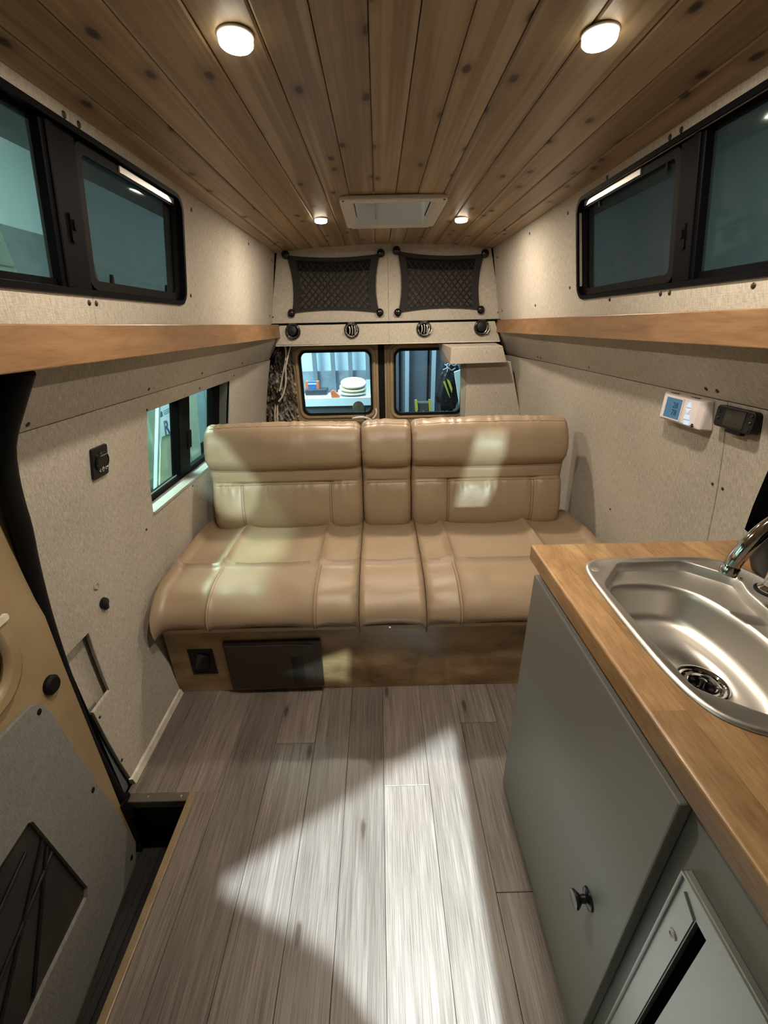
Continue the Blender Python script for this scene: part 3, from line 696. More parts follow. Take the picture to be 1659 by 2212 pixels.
struct('patch_mask_bulkhead', holed(FB, [(-.97, -.25), (1.08, -.25), (1.08, 1.9), (-.97, 1.9)], [op1, op2, op3, op4, op5, op6], -.01, 0), FAB)
# ------------------------------------------------------------------ sofa
def resample(pts, n):
    P = catmull([(0, y, z) for y, z in pts], 12); L = [0]
    for a, b in zip(P, P[1:]): L.append(L[-1]+(b-a).length)
    out = []; k = 0
    for i in range(n+1):
        s = L[-1]*i/n
        while k < len(L)-2 and L[k+1] < s: k += 1
        t = (s-L[k])/max(1e-9, L[k+1]-L[k]); out.append(P[k].lerp(P[k+1], t))
    return out, L[-1]
def cushion(prof, x0, x1, vseams, hseams, er=.022, res=.009, puff=.011, flip=1, zmin=.3412, pucker=()):
    """padded block: profile in (y, z) swept along x; seams pull the surface in, ends are rounded"""
    ns = max(30, int(resample(prof, 10)[1]/res)); P, Ltot = resample(prof, ns)
    nx = max(10, int((x1-x0)/res)); Nn = []
    for i in range(len(P)):
        d = (P[min(i+1, ns)]-P[max(i-1, 0)]).normalized(); Nn.append(Vector((0, -d.z, d.y))*flip)
    def pt(x, i):
        s = Ltot*i/ns; d = 0
        for xs, dep, wd, s0, s1 in vseams:
            if s0 <= s <= s1: d += dep*math.exp(-abs(x-xs)/wd)
        for ss, dep, wd in hseams: d += dep*math.exp(-abs(s-ss)/wd)
        e = max(0.0, min(x-x0, x1-x))
        if e < er: d += er-math.sqrt(max(0, er*er-(er-e)**2))
        cells = sorted([x0, x1]+[v[0] for v in vseams if v[3] <= s <= v[4]])
        for a, b in zip(cells, cells[1:]):
            if a <= x <= b: d -= puff*max(0.0, math.sin(PI*(x-a)/(b-a)))**.6
        d += .0016*math.sin(x*31+s*17)*math.sin(s*23-x*13)
        for ss in pucker: d += .0030*math.sin(x*105+2.2*math.sin(x*33+ss))*math.exp(-abs(s-ss)/.032)
        d += .0022*math.sin(s*95+2*math.sin(s*41+x0*9))*math.exp(-e/.03)
        q = Vector((x, P[i].y, P[i].z)) - Nn[i]*d; q.z = max(q.z, zmin); return q
    xs = sorted(set([x0+er*(1-math.cos(PI/2*k/6)) for k in range(6)]+[x1-er*(1-math.cos(PI/2*k/6)) for k in range(6)]+[x0+er+(x1-x0-2*er)*k/nx for k in range(nx+1)]))
    bm = BM(); V = [[bm.verts.new(pt(x, i)) for i in range(ns+1)] for x in xs]
    for a, b in zip(V, V[1:]):
        for i in range(ns): bm.faces.new((a[i], b[i], b[i+1], a[i+1]))
        bm.faces.new((a[ns], b[ns], b[0], a[0]))
    bm.faces.new(V[0]); bm.faces.new(V[-1][::-1])
    return bm, pt, ns, Ltot
def stitch(parent, paths, r=.0014):
    for p in paths:
        bm = BM(); tube(bm, p, r, 5); obj('stitching', bm, THREAD, parent, smooth=True)
def vrow(pt, x, ns, L, s0, s1, n=40, off=.0055):
    return [[pt(x+dx, int(round((s0+(s1-s0)*k/n)/L*ns))) for k in range(n+1)] for dx in (-off, off)]
def hrow(pt, s, ns, L, x0, x1, n=40, off=.006):
    return [[pt(x0+(x1-x0)*k/n, int(round((s+ds)/L*ns))) for k in range(n+1)] for ds in (-off, off)]
SOFA = thing('sofa', 'tan leatherette sofa with three seat and three back cushions on a plywood base', 'sofa', (.05, 1.6, .34))
seat_prof = [(2.02, .345), (2.02, .44), (1.99, .482), (1.90, .500), (1.72, .506), (1.53, .500), (1.42, .496), (1.345, .478), (1.29, .440), (1.266, .400), (1.270, .365), (1.300, .343)]
_, Ls = resample(seat_prof, 50)
def s_at(prof, y, z, n=400):
    P, L = resample(prof, n); return min(range(n+1), key=lambda i: (P[i].y-y)**2+(P[i].z-z)**2)/n*L
s_mid = s_at(seat_prof, 1.53, .50); s_f0 = s_at(seat_prof, 1.40, .49)
s_bk = s_at(seat_prof, 1.985, .485)
for name, x0, x1, vs in (('l', -.872, -.0955, [-.676, -.266]), ('c', -.0935, .157, []), ('r', .159, .955, [.296, .712])):
    vse = [(x, .022, .013, s_bk, s_mid) for x in vs]+[(x, .006, .005, s_mid, Ls-.02) for x in vs]
    bm, pt, ns, L = cushion(seat_prof, x0, x1, vse, [(s_mid, .026, .010)], er=.030 if name != 'c' else .024)
    cu = obj('seat_cushion', bm, LEA, SOFA, smooth=True, angle=60)
    rows = [r for x in vs for r in vrow(pt, x, ns, L, s_mid+.02, L-.03)]
    if rows: stitch(cu, rows)
back_prof = [(1.965, .415), (1.935, .45), (1.905, .50), (1.905, .58), (1.925, .66), (1.945, .712), (1.948, .745), (1.940, .782), (1.913, .835), (1.925, .905), (1.958, .962), (2.0, .986), (2.055, .980), (2.10, .93), (2.11, .60), (2.04, .42)]
_, Lb = resample(back_prof, 50)
sb1, sb2 = s_at(back_prof, 1.945, .712), s_at(back_prof, 1.942, .780); sbt = s_at(back_prof, 1.985, .981); sb0 = s_at(back_prof, 1.935, .45)
for name, x0, x1, vs, dz in (('l', -.848, -.0945, [-.694, -.255], 0), ('c', -.0925, .148, [], .004), ('r', .150, .905, [.332, .753], .008)):
    prof = [(y, z+dz*(z-.42)/.56) for y, z in back_prof]
    vse = [(x, .005, .007, sb0, sb1) for x in vs]
    bm, pt, ns, L = cushion(prof, x0, x1, vse, [(sb1, .010, .008), (sb2, .013, .009), (sbt, .006, .004)], er=.032 if name != 'c' else .028, puff=.011, pucker=(sbt+.03, sb1-.03))
    cu = obj('back_cushion', bm, LEA, SOFA, smooth=True, angle=60)
    rows = [r for x in vs for r in vrow(pt, x, ns, L, sb0+.02, sb1-.012)]
    rows += hrow(pt, sb1, ns, L, x0+.02, x1-.02)+hrow(pt, sb2, ns, L, x0+.02, x1-.02)+[hrow(pt, sbt, ns, L, x0+.012, x1-.012)[0]]
    stitch(cu, rows)
BASE = thing('plywood_bench', 'stained plywood box base under the sofa with a brown hatch cover', 'bench', (.05, 1.6, 0))
FBs = Frame((0, 1.317, 0), (1, 0, 0), (0, 0, 1), (0, -1, 0))
outl = [(-.803, .101), (-.706, .104), (-.708, .230), (-.803, .229)]
obj('front_panel', holed(FBs, [(-.885, .0015), (.995, .0015), (.995, .322), (-.885, .322)], [outl], -.018, 0), PLY, BASE)
obj('top_board', Box(-.890, .998, 1.306, 2.06, .3225, .3400), PLYEDGE, BASE, bevel=.0015, seg=1)
obj('side_board', Box(-.885, -.867, 1.336, 2.06, .001, .322), PLY, BASE); obj('side_board', Box(.977, .995, 1.336, 2.06, .001, .322), PLY, BASE)
obj('back_board', Box(-.867, .977, 2.04, 2.06, .001, .322), PLY, BASE)
bm = BM(); prism(bm, [(-.803, 1.316, .101), (-.706, 1.316, .104), (-.708, 1.316, .230), (-.803, 1.316, .229)], (0, .006, 0)); ring(bm, FBs, [(-.806, .098), (-.703, .101), (-.705, .233), (-.806, .232)], [(-.797, .107), (-.712, .110), (-.714, .224), (-.797, .223)], -.004, .003)
so = obj('socket_box', bm, BLACK, BASE, label='recessed black square socket at the left end')
prism_b = BM(); prism(prism_b, [(-.790, 1.3165, .13), (-.735, 1.3165, .13), (-.72, 1.3165, .20), (-.765, 1.3165, .214)], (0, -.006, 0)); obj('socket_flap', prism_b, BLACKG, so)
hc = obj('hatch_cover', slab(BM(), FBs, [(-.649, .024), (-.262, .032), (-.259, .277), (-.652, .274)], 0, .018), BROWN, BASE, bevel=.004, label='dark brown plastic hatch cover')
obj('hatch_door', slab(BM(), FBs, [(-.640, .034), (-.292, .039), (-.290, .262), (-.642, .260)], .018, .022), BROWN, hc, bevel=.0015, seg=1)
obj('hatch_window', slab(BM(), FBs, [(-.382, .048), (-.336, .050), (-.336, .200), (-.384, .200)], .0222, .0235), BROWN2, hc)
screw(BASE, (.02, 1.306, .331), (0, -1, 0), .006, ALU)
obj('wall_cleat', Box(.962, .985, 1.34, 2.03, .3402, .352), PLYEDGE, BASE)

# ------------------------------------------------------------------ kitchen cabinet, worktop, sink
CAB = thing('base_cabinet', 'grey painted kitchen base cabinet with a slab door and steel-framed drawer front', 'cabinet', (.68, .3, 0))
obj('face_frame', Box(.407, .425, -.7, .893, .012, .862), GREYP, CAB, bevel=.0015, seg=1)
obj('end_panel', Box(.4255, .955, .875, .893, .012, .862), GREYP, CAB)
obj('plinth', Box(.43, .95, -.7, .87, .0008, .0115), DARK, CAB)
obj('back_panel', Box(.94, .955, -.7, .874, .012, .862), GREYP, CAB)
dr = obj('door', Box(.385, .4055, .335, .895, .012, .832), GREYP, CAB, bevel=.003, seg=2)
bm = BM(); lathe(bm, (.385, .420, .394), (-1, 0, 0), [(.020, 0), (.018, .004), (.008, .008), (.007, .016), (.013, .021), (.0165, .026), (.0155, .030), (0, .031)], 22)
obj('knob', bm, BLACKG, dr, smooth=True, label='round black knob')
# steel-framed drawer front (X plane)
FX = Frame((.407, 0, 0), (0, 1, 0), (0, 0, 1), (-1, 0, 0))
ap = obj('steel_frame', (lambda bm: (ring(bm, FX, [(-.42, .20), (.306, .20), (.306, .742), (-.42, .742)], [(-.38, .23), (.268, .23), (.268, .702), (-.38, .702)], 0, .010),
     ring(bm, FX, [(-.42, .20), (.306, .20), (.306, .742), (-.42, .742)], [(-.416, .204), (.302, .204), (.302, .738), (-.416, .738)], .010, .015), bm)[2])(BM()), STEELF, CAB, bevel=.0012, seg=1)
obj('steel_side_rail', slab(BM(), FX, [(.2685, .231), (.293, .231), (.293, .716), (.2685, .701)], .0101, .0125), STEELF, ap)
obj('drawer_front', slab(BM(), FX, [(-.379, .231), (.250, .231), (.250, .701), (-.379, .701)], .001, .008), STEELF, CAB)
obj('shadow_gap', slab(BM(), FX, [(.250, .231), (.268, .231), (.268, .702), (.250, .702)], .0002, .0008), DARK, CAB)
bm = BM(); lathe(bm, (.3945, .281, .632), (-1, 0, 0), [(.007, 0), (.007, .0016), (.004, .0022), (.004, .0008), (0, .0008)], 16); obj('rivet', bm, ALU, ap, smooth=True)
bm = BM(); tube(bm, [(.404, .325, .10), (.392, .320, .12), (.392, .315, .16), (.404, .312, .18)], .003, 6); obj('cabinet_catch', bm, ALU, CAB, smooth=True)

# sink outlines (plan view)
def polar(pts, c, n=120, smooth=True):
    P = catmull([(x, y, 0) for x, y in pts], 10, True) if smooth else [Vector((x, y, 0)) for x, y in pts]
    if not smooth:   # round the corners a little
        Q = []
        for i, p in enumerate(P):
            a, b = P[i-1], P[(i+1) % len(P)]
            ra = min(.016, (a-p).length*.4); rb = min(.016, (b-p).length*.4)
            q0 = p+(a-p).normalized()*ra; q1 = p+(b-p).normalized()*rb
            for k in range(5):
                t = k/4; Q.append(q0*(1-t)**2+p*2*t*(1-t)+q1*t*t)
        P = Q
    out = []
    for k in range(n):
        a = 2*PI*k/n; d = Vector((math.cos(a), math.sin(a), 0)); best = None
        for i in range(len(P)):
            p, q = P[i]-Vector((*c, 0)), P[(i+1) % len(P)]-Vector((*c, 0)); e = q-p
            den = d.x*e.y-d.y*e.x
            if abs(den) < 1e-12: continue
            t = (p.x*e.y-p.y*e.x)/den; s = (p.x*d.y-p.y*d.x)/den
            if t > 0 and -1e-6 <= s <= 1+1e-6 and (best is None or t > best): best = t
        out.append((c[0]+d.x*best, c[1]+d.y*best))
    return out
def inset(L, d):
    n = len(L); out = []
    for i in range(n):
        a, b = Vector((*L[i-1], 0)), Vector((*L[(i+1) % n], 0)); t = (b-a).normalized()
        out.append((L[i][0]-t.y*d, L[i][1]+t.x*d))
    return out
SC = (.585, .60)
O = polar([(.444, .58), (.447, .69), (.452, .765), (.462, .808), (.488, .832), (.53, .838), (.62, .840), (.71, .839), (.755, .832), (.785, .812), (.812, .77), (.826, .70), (.83, .60), (.82, .50), (.785, .42), (.72, .378), (.63, .362), (.545, .368), (.49, .388), (.459, .425), (.446, .49)], SC)
T = polar([(.468, .46), (.468, .735), (.545, .822), (.700, .822), (.772, .748), (.748, .700), (.735, .60), (.715, .50), (.66, .425), (.55, .402)], SC, smooth=False)
Bn = polar([(.477, .60), (.480, .69), (.492, .745), (.525, .768), (.59, .770), (.64, .755), (.675, .72), (.694, .66), (.700, .59), (.688, .51), (.655, .455), (.60, .428), (.54, .428), (.498, .452), (.480, .51)], SC)
# worktop: edge-glued staves with a cut-out for the sink
WT = thing('worktop', 'oiled butcher block worktop with a rounded front edge over the grey cabinet', 'worktop', (.66, .3, .87))
cut = inset(O, .008)
def stave_strip(x0, x1, y0, y1):
    ins = [p for p in cut]
    inside = any(x0-.002 < p[0] < x1+.002 for p in ins) and y0 < max(p[1] for p in ins) and y1 > min(p[1] for p in ins)
    return inside
sx = [.376, .432, .486, .540, .594, .648, .702, .756, .810, .864, .918, .975]
def cross_y(x):
    ys = []
    for i in range(len(cut)):
        a, b = cut[i], cut[(i+1) % len(cut)]
        if (a[0]-x)*(b[0]-x) <= 0 and abs(a[0]-b[0]) > 1e-9: ys.append(a[1]+(b[1]-a[1])*(x-a[0])/(b[0]-a[0]))
    return (min(ys), max(ys)) if len(ys) >= 2 else None
Z0, Z1 = .866, .9045
def stave_piece(poly):
    bm = BM(); prism(bm, [(x, y, Z0) for x, y in poly], (0, 0, Z1-Z0)); return obj('stave', bm, BUTCHER, WT)
rnd = random.Random(11)
for i, (a, b) in enumerate(zip(sx, sx[1:])):
    g = .00015; a2, b2 = a+g, b-g
    n = 8; xs = [a2+(b2-a2)*k/n for k in range(n+1)]; cr = [cross_y(x) for x in xs]
    if not any(cr):
        ys = sorted([-.7, .917]+[rnd.uniform(.15, .75), rnd.uniform(-.4, .1)])
        for y0, y1 in zip(ys, ys[1:]):
            if i == 0:
                bm = BM(); r = .005; prof = [(a2, Z0), (b2, Z0), (b2, Z1)]+[(a2+r-r*math.sin(t*PI/8), Z1-r+r*math.cos(t*PI/8)) for t in range(5)]
                loft(bm, [[(x, y0+.0001, z) for x, z in prof], [(x, y1-.0001, z) for x, z in prof]])
                obj('stave', bm, BUTCHER, WT)
            else: stave_piece([(a2, y0+.0001), (b2, y0+.0001), (b2, y1-.0001), (a2, y1-.0001)])
        continue
    lo = [(x, c[0] if c else None) for x, c in zip(xs, cr)]; hi = [(x, c[1] if c else None) for x, c in zip(xs, cr)]
    def fill(seq):
        known = [v for _, v in seq if v is not None]
        mid = (min(p[1] for p in cut if a-.02 < p[0] < b+.02)+max(p[1] for p in cut if a-.02 < p[0] < b+.02))/2
        return [(x, v if v is not None else mid) for x, v in seq]
    lo, hi = fill(lo), fill(hi)
    ymin = min(v for _, v in lo)
    ys = [-.7, rnd.uniform(-.3, .0), rnd.uniform(.1, max(.15, ymin-.06))]
    stave_piece([(a2, ys[0]), (b2, ys[0]), (b2, ys[1]), (a2, ys[1])]); stave_piece([(a2, ys[1]+.0002), (b2, ys[1]+.0002), (b2, ys[2]), (a2, ys[2])])
    stave_piece([(a2, ys[2]+.0002), (b2, ys[2]+.0002)]+[(x, v) for x, v in lo[::-1]])
    stave_piece([(x, v) for x, v in hi]+[(b2, .917), (a2, .917)])
SINK = thing('sink', 'stainless steel drop-in sink with a stepped rim and rounded basin in the worktop', 'sink', (.62, .60, .80))
def Lz(L, z): return [(x, y, z) for x, y in L]
bm = BM(); dcx, dcy, dr_ = .592, .567, .041
drl = [(dcx+dr_*math.cos(2*PI*k/120), dcy+dr_*math.sin(2*PI*k/120)) for k in range(120)]
loops = [Lz(inset(O, .004), .9049), Lz(O, .9056), Lz(inset(O, .0015), .9085), Lz(inset(O, .005), .9105), Lz(inset(O, .010), .9100), Lz(inset(O, .013), .9075)]
loops += [Lz(inset(T, -.003), .9072), Lz(T, .9065), Lz(inset(T, .002), .9045), Lz(inset(T, .006), .8845), Lz(inset(T, .010), .8825)]
loops += [Lz(inset(Bn, -.004), .8822), Lz(Bn, .8812), Lz(inset(Bn, .004), .8770), Lz(inset(Bn, .008), .8660), Lz(inset(Bn, .018), .8200), Lz(inset(Bn, .024), .8085), Lz(inset(Bn, .034), .8020), Lz(inset(Bn, .048), .8002)]
loops += [Lz(drl, .7985)]
loft(bm, loops, cap0=False, cap1=False)
o = obj('basin', bm, STEEL, SINK, smooth=True, angle=50, fix=True)
sol = o.modifiers.new('thick', 'SOLIDIFY'); sol.thickness = .0012; sol.offset = -1
bm = BM(); lathe(bm, (dcx, dcy, .788), (0, 0, 1), [(.0395, 0), (.042, .010), (.0425, .0125), (.040, .0130), (.036, .0115), (.034, .009), (.030, .0085), (.028, .0105), (.024, .0105), (.022, .007), (0, .0065)], 36)
st = obj('strainer', bm, CHROME, SINK, smooth=True, label='round chrome drain strainer')
bm = BM()
for k in range(6): lathe(bm, (dcx+.0155*math.cos(k*PI/3), dcy+.0155*math.sin(k*PI/3), .7945), (0, 0, 1), [(.0036, 0), (.0036, .0012), (0, .0012)], 12)
lathe(bm, (dcx, dcy, .7945), (0, 0, 1), [(.004, 0), (.004, .008), (.006, .010), (0, .012)], 12)
for k in range(12): lathe(bm, (dcx+.0325*math.cos(k*PI/6), dcy+.0325*math.sin(k*PI/6), .7962), (0, 0, 1), [(.003, 0), (.003, .001), (0, .001)], 8)
obj('drain_holes', bm, BLACKG, st, smooth=True)
for x, y in ((.478, .792), (.535, .386)):
    bm = BM(); lathe(bm, (x, y, .9072), (0, 0, 1), [(.009, 0), (.009, .0008), (.007, .0014), (.004, .0006), (0, .0006)], 16); obj('blanked_hole', bm, STEEL, SINK, smooth=True)
bm = BM(); lathe(bm, (.765, .742, .9072), (0, 0, 1), [(.0045, 0), (.0045, .003), (0, .004)], 12); obj('rim_screw', bm, CHROME, SINK, smooth=True)
FAU = thing('faucet', 'chrome gooseneck faucet curving over the sink from its back corner', 'faucet', (.792, .695, .908))
bm = BM(); lathe(bm, (.792, .695, .908), (0, 0, 1), [(.024, 0), (.024, .006), (.020, .010), (.0165, .014), (.0165, .05), (.013, .056), (0, .056)], 24); obj('faucet_base', bm, CHROME, FAU, smooth=True)
bm = BM(); lathe(bm, (.792, .695, .9075), (0, 0, 1), [(.0285, 0), (.0285, .0025), (.024, .0035), (.01, .0035)], 24); obj('base_gasket', bm, RUBBER, FAU, smooth=True)
path = catmull([(.792, .695, .955), (.792, .695, 1.01), (.786, .694, 1.058), (.764, .690, 1.083), (.735, .686, 1.074), (.704, .682, 1.045), (.680, .679, 1.003), (.669, .677, .968)], 8)
bm = BM(); tube(bm, path, .0142, 18); obj('spout', bm, CHROME, FAU, smooth=True)
bm = BM(); a, b = Vector(path[-3]), Vector(path[-1]); dd = (b-a).normalized(); lathe(bm, b-dd*.016, dd, [(.0145, 0), (.0157, .002), (.0157, .019), (.013, .020), (.0125, .016), (0, .016)], 20); obj('aerator', bm, CHROME, FAU, smooth=True)
bm = BM(); tube(bm, [(.79, .672, .935), (.786, .640, .940), (.778, .600, .944)], [.009, .008, .006], 12); obj('lever', bm, BLACKG, FAU, smooth=True, label='black faucet lever')
bm = BM(); lathe(bm, (.772, .640, .9075), (0, 0, 1), [(.016, 0), (.016, .006), (.012, .009), (.012, .022), (.010, .025), (0, .025)], 20)
tag(obj('sink_plunger', bm, BLACKG, None, smooth=True), 'small black knob standing on the sink deck in front of the faucet', 'knob')
POT = thing('pot', 'black round pot standing at the back of the worktop beside the faucet', 'pot', (.870, .755, .905))
bm = BM(); lathe(bm, (.870, .755, .905), (0, 0, 1), [(.046, 0), (.055, .004), (.063, .025), (.066, .055), (.064, .085), (.062, .10), (.060, .10), (.062, .055), (.045, .012), (0, .01)], 36); obj('pot_body', bm, BLACK, POT, smooth=True)
bm = BM(); lathe(bm, (.870, .755, 1.004), (0, 0, 1), [(.0630, 0), (.0630, .004), (.05, .012), (.012, .018), (.010, .03), (.016, .036), (0, .04)], 32); obj('pot_lid', bm, BLACKG, POT, smooth=True)
# black curtain over the front end of the right wall
bm = BM(); nf = 28; loops = []
for z, yr in ((.905, .975), (.98, .965), (1.05, .950), (1.15, .925), (1.30, .885), (1.358, .87)):
    loops.append([(XR(.9, z)-.022-.008*math.sin(k*1.5), yr-(yr-.25)*k/nf, z) for k in range(nf+1)])
loft(bm, loops, False, False, closed=False)
cu = obj('curtain', bm, plain('black_cloth', (.0025, .0025, .0025), .95, spec=0.0), None, smooth=True); tag(cu, 'black cloth curtain drawn to the front end of the right wall', 'curtain')
sm = cu.modifiers.new('thick', 'SOLIDIFY'); sm.thickness = .003; sm.offset = 0

# ------------------------------------------------------------------ wall devices
TH = thing('thermostat', 'white wall thermostat with a blue lit screen on the right wall', 'thermostat', (.94, 1.26, 1.13))
def xquad(bm, yz, x0, x1): prism(bm, [(x0, y, z) for y, z in yz], (x1-x0, 0, 0)); return bm
bm = BM(); back = [(1.160, 1.124), (1.362, 1.124), (1.362, 1.211), (1.160, 1.211)]; fr = [(1.182, 1.132), (1.336, 1.132), (1.336, 1.205), (1.182, 1.205)]
loft(bm, [[(XR(y, z)-.001, y, z) for y, z in back], [(.914, y, z) for y, z in [(1.165, 1.127), (1.352, 1.127), (1.352, 1.209), (1.165, 1.209)]], [(.905, y, z) for y, z in fr]])
obj('thermostat_body', bm, WHITEP, TH, bevel=.004)
scr = emitter('lcd_screen', (0.10, 0.27, 0.46), 0.42); scr.node_tree.nodes['Principled BSDF'].inputs['Base Color'].default_value = (.02, .05, .08, 1)
sc_ = obj('screen', xquad(BM(), [(1.245, 1.139), (1.318, 1.139), (1.318, 1.199), (1.245, 1.199)], .9045, .903), scr, TH, label='lit blue screen')
bm = BM(); ring(bm, Frame((.9048, 0, 0), (0, -1, 0), (0, 0, 1), (-1, 0, 0)), [(-1.243, 1.136), (-1.243, 1.202), (-1.321, 1.202), (-1.321, 1.136)], [(-1.246, 1.139), (-1.246, 1.199), (-1.318, 1.199), (-1.318, 1.139)], 0, .003); obj('screen_bezel', bm, WHITEP, TH)
def text(s, size, loc, M, mat, parent, name='lettering', bold=0.0, shear=0.0):
    cu = bpy.data.curves.new('tmp', 'FONT'); cu.body = s; cu.size = size; cu.align_x = 'CENTER'; cu.align_y = 'CENTER'; cu.extrude = .0003; cu.offset = bold*size; cu.shear = shear; cu.resolution_u = 3
    ob = bpy.data.objects.new('tmp', cu); me = bpy.data.meshes.new_from_object(ob); bm = BM(); bm.from_mesh(me)
    bmesh.ops.transform(bm, matrix=Matrix.Translation(loc) @ M.to_4x4(), verts=bm.verts)
    bpy.data.objects.remove(ob); bpy.data.curves.remove(cu); bpy.data.meshes.remove(me)
    return obj(name, bm, mat, parent, fix=False)
MR = Matrix(((0, 0, -1), (-1, 0, 0), (0, 1, 0)))     # text facing -X
ML = Matrix(((0, 0, 1), (1, 0, 0), (0, 1, 0)))       # text facing +X
MB_ = Matrix(((1, 0, 0), (0, 0, -1), (0, 1, 0)))     # text facing -Y
INK = plain('lcd_ink', (.02, .035, .05), .5)
text('28', .024, (.9026, 1.274, 1.178), MR, INK, sc_, 'digits'); text('78', .024, (.9026, 1.274, 1.157), MR, INK, sc_, 'digits')
LIT = emitter('lit_button', (0.62, 0.80, 1.0), 0.75); LIT.node_tree.nodes['Principled BSDF'].inputs['Base Color'].default_value = (.2, .22, .25, 1)
for yz in ([(1.208, 1.183), (1.228, 1.183), (1.218, 1.199)], [(1.208, 1.178), (1.228, 1.178), (1.218, 1.165)], [(1.204, 1.149), (1.226, 1.149), (1.226, 1.160), (1.204, 1.160)], [(1.200, 1.134), (1.222, 1.134), (1.222, 1.145), (1.200, 1.145)]):
    obj('button', xquad(BM(), yz, .905, .9025), LIT, TH)
bm = BM()
for k in range(3): cyl(bm, Vector((.9035, 1.186, 1.1365))-Vector((0, math.cos(k*PI/3), math.sin(k*PI/3)))*.006, Vector((.9035, 1.186, 1.1365))+Vector((0, math.cos(k*PI/3), math.sin(k*PI/3)))*.006, .0013, 6)
obj('snowflake_mark', bm, BLACK, TH)
for yb in (1.20, 1.29):
    for k in range(5): obj('vent_slot', Box(.915, .928-.004*abs(k-2), yb+k*.008, yb+k*.008+.004, 1.2070, 1.2102), DARK, TH)
CT = thing('heater_controller', 'black wall controller with a dark screen next to the white thermostat', 'controller', (.93, 1.06, 1.15))
bm = BM(); FC = Frame((.942, 0, 0), (0, 1, 0), (0, 0, 1), (-1, 0, .08))
slab(bm, FC, rr(1.002, 1.128, 1.150, 1.206, .010, 4), 0, .027); obj('controller_body', bm, BLACK, CT, bevel=.003)
obj('screen', slab(BM(), FC, [(1.030, 1.157), (1.094, 1.157), (1.094, 1.200), (1.030, 1.200)], .0271, .0282), plain('dark_lcd', (.022, .022, .018), .12), CT)
for y, z in ((1.115, 1.190), (1.115, 1.172), (1.012, 1.195), (1.012, 1.178), (1.012, 1.160)): 
    bm = BM(); lathe(bm, FC(y, z, .027), FC.N, [(.004, 0), (.004, .0015), (.002, .003), (0, .003)], 10); obj('button', bm, BLACKG, CT, smooth=True)
obj('bottom_clip', slab(BM(), FC, [(1.04, 1.140), (1.09, 1.140), (1.09, 1.149), (1.04, 1.149)], .004, .018), BLACK, CT)
def left_frame(y, z):
    n = wall_n(XL, y, z, 1); v = Vector(((XL(y, z+.01)-XL(y, z-.01)), 0, .02)).normalized(); return Frame((XL(y, z), y, z), (0, 1, 0), v, n)
US = thing('usb_charger', 'black square charger socket on the left wall', 'socket', (XL(1.19, 1.06), 1.19, 1.02))
FU = left_frame(1.19, 1.068)
obj('socket_plate', slab(BM(), FU, rr(-.037, .037, -.047, .047, .006, 3), 0, .008), BLACK, US, bevel=.0015)
bm = BM(); lathe(bm, FU(0.004, .002, .008), FU.N, [(.031, 0), (.031, .004), (.027, .007), (.026, .005), (0, .005)], 28); obj('socket_ring', bm, BLACKG, US, smooth=True)
obj('socket_lip', slab(BM(), FU, [(-.008, .020), (.026, .020), (.026, .0225), (-.008, .0225)], .012, .0145), GREYL, US)
for u, kk in ((-.012, 4), (.002, 14), (.016, 6)):
    bm = BM(); ring(bm, FU, [(u+.0045*math.cos(2*PI*i/kk), -.022+(.0075 if kk == 14 else .005)*math.sin(2*PI*i/kk)) for i in range(kk)], [(u+.0028*math.cos(2*PI*i/kk), -.022+(.0055 if kk == 14 else .0033)*math.sin(2*PI*i/kk)) for i in range(kk)], .013, .0136); obj('white_icon', bm, WHITEP, US)
FK = left_frame(1.105, .624)  # round black knob on the left wall, with a small tab
bm = BM(); lathe(bm, FK.o, FK.N, [(.018, 0), (.018, .003), (.015, .005), (.0165, .010), (.014, .012), (0, .0125)], 14); 
kb = thing('wall_knob', 'small black round knob low on the left wall', 'stopper', FK.o); obj('wall_knob_body', bm, BLACK, kb, smooth=True)
obj('wall_knob_tab', slab(BM(), FK, [(-.004, -.024), (.008, -.024), (.008, -.012), (-.004, -.012)], .002, .012), BLACK, kb)
FKL = left_frame(1.095, .695)
bm = BM(); lathe(bm, FKL.o, FKL.N, [(.0135, 0), (.0135, .002), (.010, .004), (.006, .002), (0, .002)], 14)
tag(obj('snap_fastener', bm, ALU, None, smooth=True), 'small round metal snap above the black knob on the left wall', 'fastener')

